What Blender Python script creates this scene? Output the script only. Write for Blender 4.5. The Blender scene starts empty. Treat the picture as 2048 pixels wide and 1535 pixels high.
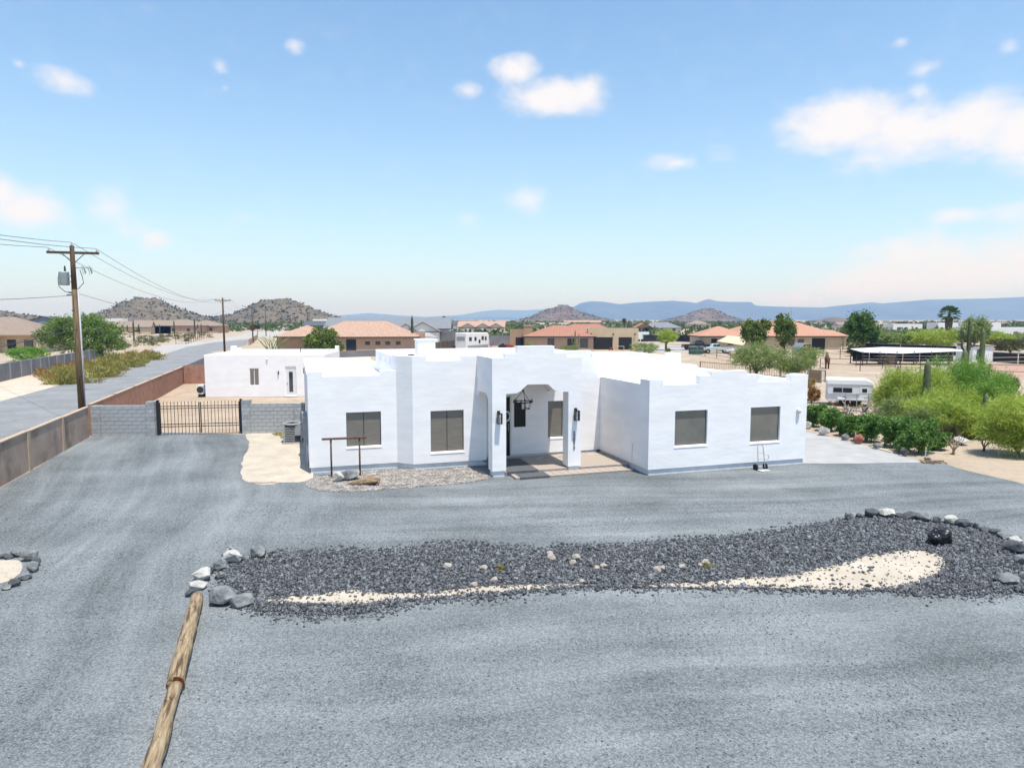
import bpy, bmesh, math, random
import numpy as np
from mathutils import Vector, Matrix
R=math.radians; HAZE=1.65e-4
random.seed(7); rng=np.random.default_rng(7)
sc=bpy.context.scene; col=sc.collection
# ------------------------------------------------------------------ camera
FP,CAMH,HOR=1365.0,6.0,639.0
PITCH=math.atan((767.5-HOR)/FP)
cam=bpy.data.cameras.new('camera'); co=bpy.data.objects.new('camera',cam); col.objects.link(co)
cam.sensor_width=36; cam.lens=36*FP/2048; cam.clip_start=.1; cam.clip_end=60000
co.location=(0,0,CAMH); co.rotation_euler=(math.pi/2-PITCH,0,0); sc.camera=co
sc.view_settings.view_transform='Standard'; sc.view_settings.look='None'
sc.view_settings.exposure=0.6; sc.view_settings.gamma=1; sc.view_settings.use_curve_mapping=False
# ------------------------------------------------------------------ sun and sky
SUN=Vector((0.173,-0.248,1)).normalized()
sl=bpy.data.lights.new('sun','SUN'); sl.energy=4.0; sl.angle=R(.53); sl.color=(1,.965,.91)
so=bpy.data.objects.new('sun',sl); col.objects.link(so); so.location=(20,-30,60)
so.rotation_euler=SUN.to_track_quat('Z','Y').to_euler()
wd=bpy.data.worlds.new('World'); sc.world=wd; wd.use_nodes=True
def sky():
    nt=wd.node_tree; N=nt.nodes; L=nt.links; N.clear()
    out=N.new('ShaderNodeOutputWorld'); bg=N.new('ShaderNodeBackground'); L.new(bg.outputs[0],out.inputs[0])
    bg.inputs[1].default_value=.14
    st=N.new('ShaderNodeTexSky'); st.sky_type='NISHITA'; st.sun_disc=False
    st.sun_elevation=math.asin(SUN.z); st.sun_rotation=math.atan2(SUN.x,SUN.y)
    st.altitude=400; st.air_density=1.0; st.dust_density=.35; st.ozone_density=2.2
    hs=N.new('ShaderNodeHueSaturation'); hs.inputs['Saturation'].default_value=1.02; hs.inputs['Value'].default_value=1.0
    tn=N.new('ShaderNodeVectorMath'); tn.operation='MULTIPLY'; L.new(st.outputs[0],tn.inputs[0]); tn.inputs[1].default_value=(.95,1.06,1.04); L.new(tn.outputs[0],hs.inputs['Color'])
    tc=N.new('ShaderNodeTexCoord'); sx=N.new('ShaderNodeSeparateXYZ'); L.new(tc.outputs['Generated'],sx.inputs[0])
    def m(op,a,b=None,c=None):
        n=N.new('ShaderNodeMath'); n.operation=op
        for i,v in enumerate((a,b,c)):
            if v is None: continue
            if isinstance(v,(int,float)): n.inputs[i].default_value=v
            else: L.new(v,n.inputs[i])
        return n.outputs[0]
    az=m('ARCTAN2',sx.outputs[0],sx.outputs[1]); el=m('ARCSINE',sx.outputs[2])
    cb=N.new('ShaderNodeCombineXYZ'); L.new(az,cb.inputs[0]); L.new(el,cb.inputs[1])
    # clouds as they stood that day: direction (in photo pixels, turned into azimuth and elevation), radii, weight
    cl=[(1030,140,60,34,.9),(1105,195,125,42,1.),(1170,190,52,48,.8),(935,180,40,22,.55),(590,95,30,20,.5),(438,133,24,20,.55),(450,175,14,12,.3),
     (38,128,20,16,.45),(115,158,75,30,.62),(165,180,34,22,.35),(-10,385,70,60,.8),(50,415,110,52,.85),(130,440,40,34,.4),(215,415,55,52,.62),(250,455,62,40,.45),(315,482,50,28,.6),
     (495,433,50,20,.35),(1058,398,62,38,.55),(935,443,30,30,.42),(768,417,18,14,.28),(1345,325,78,26,.55),(1440,308,52,28,.45),(1850,138,46,24,.5),(1800,85,24,16,.4),(2020,95,30,20,.4),
     (1690,245,150,65,1.05),(1810,262,160,70,.95),(1740,318,100,42,.6),(1950,250,130,75,.95),(2060,265,140,85,1.05),(1835,190,34,36,.45),(1985,205,70,30,.45),
     (1915,430,75,24,.6),(2030,420,70,40,.5),(1830,510,150,60,.8),(1790,555,220,60,.9),(1700,580,130,40,.75),(1950,545,170,70,.95),(2060,520,130,80,.9),(1600,600,150,28,.6),(1420,598,140,22,.5),(1250,600,130,20,.35),(1330,590,60,18,.3)]
    for k in range(14):
        a=random.uniform(52,308); e=random.uniform(3,45); cl.append((('d',R(a if a<180 else a-360),R(e)),None,R(random.uniform(3,7)),R(random.uniform(1.4,3)),random.uniform(.5,1)))
    acc=None
    for c in cl:
        if c[1] is None: a0,e0=c[0][1],c[0][2]; ra,re=c[2],c[3]
        else:
            x=(c[0]-1024)/FP; b=(767.5-c[1])/FP; y=math.cos(PITCH)+b*math.sin(PITCH); z=b*math.cos(PITCH)-math.sin(PITCH)
            a0=math.atan2(x,y); e0=math.atan2(z,math.hypot(x,y)); ra,re=c[2]/FP*1.15*math.cos(a0)**1.3,c[3]/FP*1.15*math.cos(a0)
        v=N.new('ShaderNodeVectorMath'); v.operation='MULTIPLY_ADD'; L.new(cb.outputs[0],v.inputs[0])
        v.inputs[1].default_value=(1/ra,1/re,0); v.inputs[2].default_value=(-a0/ra,-e0/re,0)
        ln=N.new('ShaderNodeVectorMath'); ln.operation='LENGTH'; L.new(v.outputs[0],ln.inputs[0])
        q=m('MULTIPLY_ADD',ln.outputs['Value'],-c[4],c[4]); q=m('MAXIMUM',q,0.)
        acc=q if acc is None else m('SMOOTH_MAX',acc,q,.12)
    def noise(sc_,det,stretch):
        mp=N.new('ShaderNodeVectorMath'); mp.operation='MULTIPLY'; L.new(cb.outputs[0],mp.inputs[0]); mp.inputs[1].default_value=(sc_,sc_*stretch,1)
        n=N.new('ShaderNodeTexNoise'); n.inputs['Scale'].default_value=1; n.inputs['Detail'].default_value=det; n.inputs['Roughness'].default_value=.58; L.new(mp.outputs[0],n.inputs['Vector']); return n.outputs['Fac']
    n1=noise(26,7,1.5); n2=noise(9,4,2)
    f=m('ADD',m('MULTIPLY',acc,1.25),m('MULTIPLY_ADD',n1,1.0,-.58)); f=m('ADD',f,m('MULTIPLY_ADD',n2,.5,-.25))
    mr=N.new('ShaderNodeMapRange'); mr.interpolation_type='SMOOTHSTEP'; L.new(f,mr.inputs[0])
    mr.inputs[1].default_value=.0; mr.inputs[2].default_value=.9; mr.inputs[4].default_value=.92
    gate=N.new('ShaderNodeMapRange'); L.new(acc,gate.inputs[0]); gate.inputs[1].default_value=.03; gate.inputs[2].default_value=.24
    fac=m('MULTIPLY',mr.outputs[0],gate.outputs[0])
    mx=N.new('ShaderNodeMix'); mx.data_type='RGBA'; L.new(fac,mx.inputs[0]); veil=N.new('ShaderNodeMix'); veil.data_type='RGBA'; vf=m('MULTIPLY',m('POWER',2.718,m('MULTIPLY',m('MAXIMUM',el,0.),-6.)),.8); L.new(vf,veil.inputs[0]); L.new(hs.outputs[0],veil.inputs[6]); veil.inputs[7].default_value=(3.1,3.5,4.35,1)
    L.new(veil.outputs[2],mx.inputs[6]); mx.inputs[7].default_value=(5.0,4.75,4.7,1)
    L.new(mx.outputs[2],bg.inputs[0])
sky()
# ------------------------------------------------------------------ helpers
sp_,cp_=math.sin(PITCH),math.cos(PITCH)
def g(px,py,z=0.):
    a=(px-1024)/FP; b=(767.5-py)/FP; d=(a,cp_+b*sp_,b*cp_-sp_); t=(z-CAMH)/d[2]; return Vector((d[0]*t,d[1]*t,z))
def zat(p,py):
    b=(767.5-py)/FP; y=p[1]; return (b*y*cp_-y*sp_)/(cp_+b*sp_)+CAMH
def ppm(p): return FP/p[1]
class MB:
    def __init__(s): s.v=[]; s.f=[]
    def add(s,vs,fs):
        n=len(s.v); s.v+= [tuple(v) for v in vs]; s.f+=[tuple(i+n for i in f) for f in fs]; return s
    def box(s,x0,x1,y0,y1,z0,z1,M=None):
        vs=[Vector(c) for c in ((x0,y0,z0),(x1,y0,z0),(x1,y1,z0),(x0,y1,z0),(x0,y0,z1),(x1,y0,z1),(x1,y1,z1),(x0,y1,z1))]
        if M: vs=[M@v for v in vs]
        return s.add(vs,[(0,3,2,1),(4,5,6,7),(0,1,5,4),(1,2,6,5),(2,3,7,6),(3,0,4,7)])
    def tube(s,pts,rad,n=8,cap=True):
        pts=[Vector(p) for p in pts]; k=len(pts)
        if isinstance(rad,(int,float)): rad=[rad]*k
        vs=[]; pr=None
        for i,p in enumerate(pts):
            d=(pts[min(i+1,k-1)]-pts[max(i-1,0)]).normalized()
            if pr is None: a=d.orthogonal().normalized()
            else:
                a=pr-d*pr.dot(d); a=a.normalized() if a.length>1e-6 else d.orthogonal().normalized()
            pr=a; b=d.cross(a)
            for j in range(n):
                t=2*math.pi*j/n; vs.append(p+(a*math.cos(t)+b*math.sin(t))*rad[i])
        fs=[(i*n+j,i*n+(j+1)%n,(i+1)*n+(j+1)%n,(i+1)*n+j) for i in range(k-1) for j in range(n)]
        if cap: fs+=[tuple(range(n))[::-1],tuple((k-1)*n+j for j in range(n))]
        return s.add(vs,fs)
    def bar(s,a,b,w,h=None):
        a,b=Vector(a),Vector(b); d=(b-a); l=d.length; M=Matrix.Translation(a)@d.to_track_quat('X','Z').to_matrix().to_4x4(); h=h or w
        return s.box(0,l,-w/2,w/2,-h/2,h/2,M)
    def prism(s,poly,z0,z1):
        n=len(poly); vs=[(x,y,z0) for x,y in poly]+[(x,y,z1) for x,y in poly]
        return s.add(vs,[tuple(range(n))[::-1],tuple(range(n,2*n))]+[(i,(i+1)%n,(i+1)%n+n,i+n) for i in range(n)])
    def plate(s,poly,y0,y1):   # polygon in x-z, thickness along y
        n=len(poly); vs=[(x,y0,z) for x,z in poly]+[(x,y1,z) for x,z in poly]
        return s.add(vs,[tuple(range(n)),tuple(range(n,2*n))[::-1]]+[(i,i+n,(i+1)%n+n,(i+1)%n) for i in range(n)])
    def lathe(s,prof,n=20,c=(0,0)):
        vs=[(c[0]+r*math.cos(2*math.pi*j/n),c[1]+r*math.sin(2*math.pi*j/n),z) for r,z in prof for j in range(n)]; k=len(prof)
        return s.add(vs,[(i*n+j,i*n+(j+1)%n,(i+1)*n+(j+1)%n,(i+1)*n+j) for i in range(k-1) for j in range(n)]+[tuple(range(n))[::-1],tuple((k-1)*n+j for j in range(n))])
    def build(s,name,m,parent=None,smooth=False,bevel=0,M=None):
        me=bpy.data.meshes.new(name); me.from_pydata([M@Vector(v) for v in s.v] if M else s.v,[],s.f); me.update()
        bm=bmesh.new(); bm.from_mesh(me); bmesh.ops.recalc_face_normals(bm,faces=bm.faces); bm.to_mesh(me); bm.free()
        return link(name,me,m,parent,smooth,bevel)
def link(name,me,m,parent=None,smooth=False,bevel=0):
    o=bpy.data.objects.new(name,me); col.objects.link(o)
    if m: me.materials.append(m)
    if parent: o.parent=parent
    if smooth: me.shade_smooth()
    if bevel:
        b=o.modifiers.new('bevel','BEVEL'); b.width=bevel; b.segments=2; b.limit_method='ANGLE'; b.angle_limit=R(40)
    return o
def tag(o,label,cat=None,group=None):
    o['label']=label
    if cat: o['category']=cat
    if group: o['group']=group
    return o
def thing(name,label,cat,loc=(0,0,0),rz=0,group=None):
    o=bpy.data.objects.new(name,None); col.objects.link(o); o.location=loc; o.rotation_euler=(0,0,rz); o.empty_display_size=.2
    return tag(o,label,cat,group)
def dup(root,loc,rz,label):
    r=root.copy(); col.objects.link(r); r.location=loc; r.rotation_euler=(0,0,rz); r['label']=label
    for ch in root.children:
        c=ch.copy(); col.objects.link(c); c.parent=r
        for d in ch.children:
            e=d.copy(); col.objects.link(e); e.parent=c
    return r
def npmesh(name,v,f,m,parent=None,kind=None,smooth=False):
    me=bpy.data.meshes.new(name); nv=len(v); nf,k=f.shape
    me.vertices.add(nv); me.vertices.foreach_set('co',np.ascontiguousarray(v,np.float32).ravel())
    me.loops.add(nf*k); me.loops.foreach_set('vertex_index',np.ascontiguousarray(f,np.int32).ravel())
    me.polygons.add(nf); me.polygons.foreach_set('loop_start',np.arange(0,nf*k,k,dtype=np.int32))
    me.update(calc_edges=True); me.validate()
    o=link(name,me,m,parent,smooth)
    if kind: o['kind']=kind
    return o
def struct(o): o['kind']='structure'; return o
# ------------------------------------------------------------------ materials
def mat(name,c1,c2=None,scale=5.,rough=.85,bump=0.,bscale=None,metal=0.,isl=0.,det=6,stretch=(1,1,1),spec=.3,lo=.35,hi=.65,bdist=.02,trans=0,c3=None,s3=40,h3=(.55,.7)):
    m=bpy.data.materials.new(name); m.use_nodes=True; nt=m.node_tree; N,L=nt.nodes,nt.links; b=N['Principled BSDF']
    b.inputs['Roughness'].default_value=rough; b.inputs['Metallic'].default_value=metal; b.inputs['Specular IOR Level'].default_value=spec
    tc=N.new('ShaderNodeTexCoord'); mp=N.new('ShaderNodeMapping'); mp.inputs['Scale'].default_value=stretch; L.new(tc.outputs['Object'],mp.inputs[0])
    def ns(s,d=det):
        n=N.new('ShaderNodeTexNoise'); n.inputs['Scale'].default_value=s; n.inputs['Detail'].default_value=d; L.new(mp.outputs[0],n.inputs['Vector']); return n.outputs['Fac']
    colr=None
    if c2:
        r=N.new('ShaderNodeValToRGB'); L.new(ns(scale),r.inputs[0]); e=r.color_ramp.elements; e[0].position=lo; e[0].color=(*c1,1); e[1].position=hi; e[1].color=(*c2,1); colr=r.outputs[0]
    else: b.inputs['Base Color'].default_value=(*c1,1)
    if c3:
        mx=N.new('ShaderNodeMix'); mx.data_type='RGBA'; mr=N.new('ShaderNodeMapRange'); L.new(ns(s3,3),mr.inputs[0]); mr.inputs[1].default_value=h3[0]; mr.inputs[2].default_value=h3[1]
        L.new(mr.outputs[0],mx.inputs[0]); L.new(colr,mx.inputs[6]); mx.inputs[7].default_value=(*c3,1); colr=mx.outputs[2]
    if isl:
        ge=N.new('ShaderNodeNewGeometry'); mr=N.new('ShaderNodeMapRange'); L.new(ge.outputs['Random Per Island'],mr.inputs[0]); mr.inputs[3].default_value=1-isl; mr.inputs[4].default_value=1+isl
        hs=N.new('ShaderNodeHueSaturation'); L.new(mr.outputs[0],hs.inputs['Value'])
        if colr is not None: L.new(colr,hs.inputs['Color'])
        else: hs.inputs['Color'].default_value=(*c1,1)
        colr=hs.outputs[0]
    if colr is not None: L.new(colr,b.inputs['Base Color'])
    if bump:
        bp=N.new('ShaderNodeBump'); bp.inputs['Strength'].default_value=bump; bp.inputs['Distance'].default_value=bdist; L.new(ns(bscale or scale*6),bp.inputs['Height']); L.new(bp.outputs[0],b.inputs['Normal'])
    if trans:
        t=N.new('ShaderNodeBsdfTranslucent'); ms=N.new('ShaderNodeMixShader'); ms.inputs[0].default_value=trans
        if colr is not None: L.new(colr,t.inputs[0])
        else: t.inputs[0].default_value=(*c1,1)
        L.new(b.outputs[0],ms.inputs[1]); L.new(t.outputs[0],ms.inputs[2]); L.new(ms.outputs[0],N['Material Output'].inputs[0])
    m['n']=1; return m
def gravelmat(name,dark,mid,light,orange=True,k=1.):
    # crushed rock: grain at two sizes, wheel-swept streaks where fine dust lies, real relief by bump
    m=bpy.data.materials.new(name); m.use_nodes=True; nt=m.node_tree; N,L=nt.nodes,nt.links; b=N['Principled BSDF']; b.inputs['Roughness'].default_value=.95; b.inputs['Specular IOR Level'].default_value=.1
    tc=N.new('ShaderNodeTexCoord')
    def mp(s,rz=0):
        q=N.new('ShaderNodeMapping'); q.inputs['Scale'].default_value=s; q.inputs['Rotation'].default_value=(0,0,rz); L.new(tc.outputs['Object'],q.inputs[0]); return q.outputs[0]
    def ns(v,s,d,ro=.55):
        n=N.new('ShaderNodeTexNoise'); n.inputs['Scale'].default_value=s; n.inputs['Detail'].default_value=d; n.inputs['Roughness'].default_value=ro; L.new(v,n.inputs['Vector']); return n.outputs['Fac']
    def mth(op,a,c,d=None):
        n=N.new('ShaderNodeMath'); n.operation=op
        for i,x in enumerate((a,c,d)):
            if x is None: continue
            if isinstance(x,(int,float)): n.inputs[i].default_value=x
            else: L.new(x,n.inputs[i])
        return n.outputs[0]
    vo=N.new('ShaderNodeTexVoronoi'); vo.inputs['Scale'].default_value=46*k; L.new(tc.outputs['Object'],vo.inputs['Vector'])
    sep=N.new('ShaderNodeSeparateColor'); L.new(vo.outputs['Color'],sep.inputs[0]); grain=sep.outputs[0]
    g2=ns(tc.outputs['Object'],16*k,4,.65); big=ns(tc.outputs['Object'],.3,5,.6)
    wv=N.new('ShaderNodeTexNoise'); wv.inputs['Scale'].default_value=.07; wv.inputs['Detail'].default_value=1; L.new(tc.outputs['Object'],wv.inputs['Vector'])
    wp=N.new('ShaderNodeVectorMath'); wp.operation='MULTIPLY_ADD'; L.new(wv.outputs['Color'],wp.inputs[0]); wp.inputs[1].default_value=(4,4,0); L.new(tc.outputs['Object'],wp.inputs[2])
    def mpw(s_,rz):
        q=N.new('ShaderNodeMapping'); q.vector_type='TEXTURE'; q.inputs['Scale'].default_value=s_; q.inputs['Rotation'].default_value=(0,0,rz); L.new(wp.outputs[0],q.inputs[0]); return q.outputs[0]
    # wheels go from the gate past the left end of the bed, and across in front of the house
    sA=ns(mpw((16,1.0,1),R(108)),1,5,.62); sB=ns(mpw((16,1.0,1),R(6)),1,5,.62)
    sep2=N.new('ShaderNodeSeparateXYZ'); L.new(tc.outputs['Object'],sep2.inputs[0])
    mk=N.new('ShaderNodeMapRange'); mk.interpolation_type='SMOOTHSTEP'; L.new(sep2.outputs[0],mk.inputs[0]); mk.inputs[1].default_value=-9; mk.inputs[2].default_value=-2
    mxs=N.new('ShaderNodeMix'); L.new(mk.outputs[0],mxs.inputs[0]); L.new(sA,mxs.inputs[2]); L.new(sB,mxs.inputs[3]); st1=mxs.outputs[0]
    dust=mth('ADD',mth('MULTIPLY_ADD',st1,1.15,-.575),mth('MULTIPLY_ADD',big,1.0,-.5))
    v=mth('ADD',mth('MULTIPLY_ADD',grain,.46,.0),mth('MULTIPLY_ADD',g2,.75,-.2)); v=mth('ADD',v,mth('MULTIPLY',dust,.8))
    r=N.new('ShaderNodeValToRGB'); L.new(v,r.inputs[0]); e=r.color_ramp.elements; e[0].position=.02; e[0].color=(*dark,1); e[1].position=.95; e[1].color=(*light,1); x=e.new(.45); x.color=(*mid,1)
    c=r.outputs[0]
    if orange:
        mr=N.new('ShaderNodeMapRange'); L.new(ns(tc.outputs['Object'],.9,6,.7),mr.inputs[0]); mr.inputs[1].default_value=.72; mr.inputs[2].default_value=.8
        mx=N.new('ShaderNodeMix'); mx.data_type='RGBA'; L.new(mth('MULTIPLY',mr.outputs[0],.6),mx.inputs[0]); L.new(c,mx.inputs[6]); mx.inputs[7].default_value=(.30,.22,.14,1); c=mx.outputs[2]
    L.new(c,b.inputs['Base Color'])
    h=mth('ADD',mth('MULTIPLY',grain,.5),mth('MULTIPLY',g2,.9)); h=mth('ADD',h,mth('MULTIPLY',st1,.6))
    bp=N.new('ShaderNodeBump'); bp.inputs['Strength'].default_value=.6; bp.inputs['Distance'].default_value=.03; L.new(h,bp.inputs['Height']); L.new(bp.outputs[0],b.inputs['Normal'])
    return m
def glassmat(name,c,rough=.08,spec=.6): return mat(name,c,rough=rough,spec=spec)
def clearglass(name):
    m=bpy.data.materials.new(name); m.use_nodes=True; N,L=m.node_tree.nodes,m.node_tree.links
    gl=N.new('ShaderNodeBsdfGlossy'); gl.inputs['Roughness'].default_value=.03; tr=N.new('ShaderNodeBsdfTransparent'); fr=N.new('ShaderNodeFresnel'); mx=N.new('ShaderNodeMixShader')
    L.new(fr.outputs[0],mx.inputs[0]); L.new(tr.outputs[0],mx.inputs[1]); L.new(gl.outputs[0],mx.inputs[2]); L.new(mx.outputs[0],N['Material Output'].inputs[0]); return m
T={}
T['sand']=mat('desert_sand',(.35,.275,.20),(.45,.365,.275),scale=.25,bump=.5,bscale=6,c3=(.27,.19,.12),s3=3.2,h3=(.58,.75),bdist=.03)
T['bank']=mat('pale_dirt',(.47,.40,.31),(.56,.49,.39),scale=.8,bump=.5,bscale=9,c3=(.36,.28,.19),s3=5)
T['patch']=mat('cream_dirt',(.42,.36,.285),(.50,.44,.355),scale=1.2,bump=.6,bscale=14,c3=(.36,.27,.17),s3=4.5,h3=(.6,.75))
T['asphalt']=mat('worn_asphalt',(.20,.20,.20),(.255,.255,.255),scale=.35,bump=.3,bscale=60,stretch=(1,1,1),c3=(.17,.17,.175),s3=2)
T['conc']=mat('pale_concrete',(.33,.325,.315),(.40,.39,.38),scale=1.2,bump=.15,bscale=40)
T['dirtroad']=mat('pale_gravel_road',(.34,.32,.29),(.42,.40,.37),scale=.2,bump=.3,bscale=5)
T['gravel']=gravelmat('grey_crushed_gravel',(.075,.085,.087),(.185,.201,.206),(.33,.348,.352))
T['sidegrav']=gravelmat('tan_crushed_gravel',(.20,.18,.155),(.31,.29,.26),(.42,.40,.36),False)
T['arena']=mat('red_arena_sand',(.36,.22,.16),(.42,.27,.20),scale=.5,bump=.3,bscale=8)
T['yard']=mat('tan_yard_dirt',(.36,.27,.19),(.42,.33,.24),scale=.3,bump=.4,bscale=5,c3=(.30,.22,.15),s3=1.5)
T['stucco']=mat('white_stucco',(.82,.795,.785),(.87,.85,.84),scale=1.3,rough=.9,bump=.17,bscale=3.2,bdist=.04,stretch=(.7,.7,2.),c3=(.79,.778,.778),s3=1.0,h3=(.48,.72))
T['roofw']=mat('white_roof_coating',(.80,.80,.79),(.85,.85,.84),scale=.6,rough=.8,bump=.15,bscale=6,c3=(.66,.63,.58),s3=.9,h3=(.66,.8))
T['stem']=mat('painted_stem_wall',(.60,.60,.62),(.68,.68,.70),scale=3,bump=.3,bscale=20)
T['shade']=mat('solar_shade_fabric',(.165,.148,.125),(.20,.18,.15),scale=3,rough=.35,spec=.5,stretch=(1,1,6))
T['shade2']=mat('olive_solar_shade',(.135,.13,.112),(.17,.162,.138),scale=2,rough=.3,spec=.5)
T['wframe']=mat('dark_bronze_frame',(.035,.032,.03),rough=.4)
T['black']=mat('black_iron',(.018,.018,.02),(.03,.03,.032),scale=20,rough=.5)
T['steel']=mat('galvanised_steel',(.35,.36,.37),(.45,.46,.47),scale=8,rough=.45,metal=.5)
T['rust']=mat('rusty_steel',(.09,.045,.035),(.16,.08,.055),scale=14,rough=.8,bump=.3,bscale=60,c3=(.05,.03,.03),s3=9)
T['glass']=clearglass('clear_glass')
T['block']=mat('grey_concrete_block',(.31,.312,.315),(.40,.40,.40),scale=5,bump=.4,bscale=60,isl=.14)
T['mortar']=mat('mortar_joint',(.24,.24,.24),(.28,.28,.28),scale=8,bump=.3)
T['pink']=mat('pinkish_wall_stucco',(.36,.26,.20),(.44,.33,.26),scale=1.1,bump=.6,bscale=18,c3=(.20,.145,.115),s3=.7,h3=(.5,.7))
T['pinkcap']=mat('tan_wall_pilaster',(.42,.31,.22),(.48,.36,.26),scale=3,bump=.3,bscale=20)
T['redwall']=mat('red_block_wall',(.30,.155,.105),(.37,.20,.14),scale=1.5,bump=.6,bscale=9,c3=(.24,.13,.09),s3=2.5)
T['lgwall']=mat('weathered_grey_wall',(.17,.165,.175),(.22,.215,.22),scale=.6,bump=.4,bscale=6)
T['lgpil']=mat('pale_grey_pilaster',(.30,.30,.31),rough=.9)
T['poleD']=mat('dark_creosote_wood',(.055,.035,.022),(.12,.075,.04),scale=5,stretch=(4,4,.35),bump=.5,bscale=14)
T['poleL']=mat('tan_pole_wood',(.085,.055,.03),(.17,.12,.065),scale=5,stretch=(4,4,.35),bump=.5,bscale=14)
T['log']=mat('weathered_log_wood',(.24,.165,.09),(.40,.31,.20),scale=7,stretch=(5,.45,5),rough=.85,bump=.8,bscale=16,c3=(.10,.065,.035),s3=3.0,h3=(.5,.63))
T['redend']=mat('reddish_cut_end',(.09,.02,.012),(.15,.04,.02),scale=18,bump=.6)
T['conduit']=mat('grey_conduit',(.38,.39,.44),(.44,.45,.50),scale=4,rough=.5)
T['xfmr']=mat('transformer_grey',(.30,.34,.34),(.36,.40,.40),scale=4,rough=.4)
T['porcelain']=mat('white_porcelain',(.6,.6,.6),rough=.25)
T['wire']=mat('dark_wire',(.04,.045,.055),rough=.6)
T['acgrey']=mat('ac_grey_paint',(.27,.28,.285),(.31,.32,.325),scale=4,rough=.5)
T['acdark']=mat('ac_coil_dark',(.035,.037,.04),rough=.6)
T['paver']=mat('tan_paver',(.30,.25,.205),(.40,.335,.28),scale=6,bump=.3,bscale=50,isl=.22)
T['rug']=mat('charcoal_outdoor_mat',(.085,.088,.092),(.105,.108,.112),scale=6,rough=.95,bump=.3,bscale=120)
T['door']=mat('black_door_paint',(.012,.014,.014),rough=.35)
T['bgstone']=mat('dark_basalt',(.06,.064,.07),(.18,.187,.197),scale=9,bump=.7,bscale=30,isl=.6)
T['gstone']=mat('loose_grey_stone',(.10,.105,.115),(.26,.27,.28),scale=12,isl=.5)
T['rivstone']=mat('river_pebble',(.24,.21,.18),(.40,.37,.34),scale=3,isl=.4)
T['bould_d']=mat('dark_boulder',(.045,.048,.055),(.13,.135,.14),scale=2.6,bump=.9,bscale=11,bdist=.05,c3=(.22,.21,.19),s3=4,h3=(.6,.72))
T['bould_g']=mat('grey_boulder',(.12,.125,.13),(.27,.28,.28),scale=2.6,bump=.9,bscale=11,bdist=.05,c3=(.40,.36,.29),s3=3,h3=(.56,.7))
T['bould_w']=mat('pale_boulder',(.38,.36,.33),(.56,.54,.50),scale=3,bump=.9,bscale=12,bdist=.05,c3=(.22,.21,.20),s3=4,h3=(.58,.7))
T['bould_r']=mat('red_boulder',(.22,.075,.06),(.34,.15,.12),scale=4,bump=.9,bscale=12)
T['cobble']=mat('pale_cobble',(.30,.26,.22),(.44,.39,.33),scale=5,bump=.3)
T['wood']=mat('silvered_driftwood',(.17,.11,.065),(.36,.26,.16),scale=8,stretch=(1,6,6),bump=.9,bscale=20)
T['wood2']=mat('grey_driftwood',(.22,.19,.165),(.40,.37,.33),scale=8,bump=.9,bscale=20)
T['bag']=mat('black_plastic_bag',(.01,.01,.011),rough=.38,spec=.5,bump=.6,bscale=9,c2=(.014,.014,.016),scale=4)
T['leafG']=mat('oleander_leaf',(.085,.185,.035),(.19,.33,.075),scale=1.6,rough=.5,isl=.35,trans=.3)
T['leafY']=mat('palo_verde_leaf',(.30,.40,.055),(.45,.52,.11),scale=.9,rough=.6,isl=.35,trans=.45)
T['leafV']=mat('vivid_green_leaf',(.13,.28,.035),(.24,.39,.07),scale=.9,rough=.6,isl=.3,trans=.35)
T['leafP']=mat('pole_tree_leaf',(.11,.18,.035),(.20,.29,.07),scale=.5,rough=.6,isl=.35,trans=.3)
T['leafM']=mat('mesquite_leaf',(.17,.24,.065),(.29,.355,.12),scale=.8,rough=.6,isl=.3,trans=.3)
T['leafD']=mat('dark_tree_leaf',(.04,.095,.018),(.12,.21,.035),scale=.7,rough=.5,isl=.4,trans=.2)
T['leafC']=mat('citrus_leaf',(.06,.115,.02),(.20,.26,.045),scale=.6,rough=.5,isl=.4,trans=.2)
T['leafO']=mat('olive_scrub_leaf',(.075,.08,.02),(.15,.145,.045),scale=1,rough=.7,isl=.35,trans=.2)
T['dry']=mat('dry_weed',(.30,.21,.07),(.40,.30,.12),scale=.8,rough=.8,isl=.35,trans=.25)
T['rustweed']=mat('rusty_weed',(.26,.12,.03),(.34,.19,.06),scale=.8,rough=.8,isl=.35,trans=.25)
T['weed']=mat('olive_weed',(.21,.20,.045),(.36,.31,.10),scale=.35,rough=.8,isl=.35,trans=.25)
T['hscrub']=mat('hill_scrub_leaf',(.05,.05,.028),(.10,.095,.05),scale=.02,rough=.8,isl=.4)
T['scrub']=mat('far_scrub_leaf',(.05,.085,.025),(.13,.17,.055),scale=.02,rough=.8,isl=.4)
T['bark']=mat('grey_brown_bark',(.09,.07,.05),(.16,.13,.10),scale=6,bump=.7,bscale=20)
T['twig']=mat('bare_twig',(.20,.15,.10),(.28,.22,.16),scale=6)
T['cactus']=mat('saguaro_skin',(.075,.105,.04),(.14,.165,.075),scale=3,rough=.7,bump=.4,bscale=20)
T['cactusD']=mat('dark_saguaro_skin',(.045,.055,.03),(.075,.085,.045),scale=3,rough=.8,bump=.4,bscale=20)
T['hill']=mat('rocky_hill',(.115,.085,.052),(.195,.145,.095),scale=.05,bump=1,bscale=.35,bdist=2.5,c3=(.135,.125,.075),s3=.16,h3=(.5,.62))
T['hillP']=mat('purple_brown_hill',(.13,.092,.072),(.20,.148,.118),scale=.02,bump=1,bscale=.12,bdist=6,c3=(.12,.105,.085),s3=.06,h3=(.52,.62))
T['mtn']=mat('mountain_rock',(.05,.052,.055),(.085,.085,.085),scale=.002,bump=1,bscale=.01,bdist=40)
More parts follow.
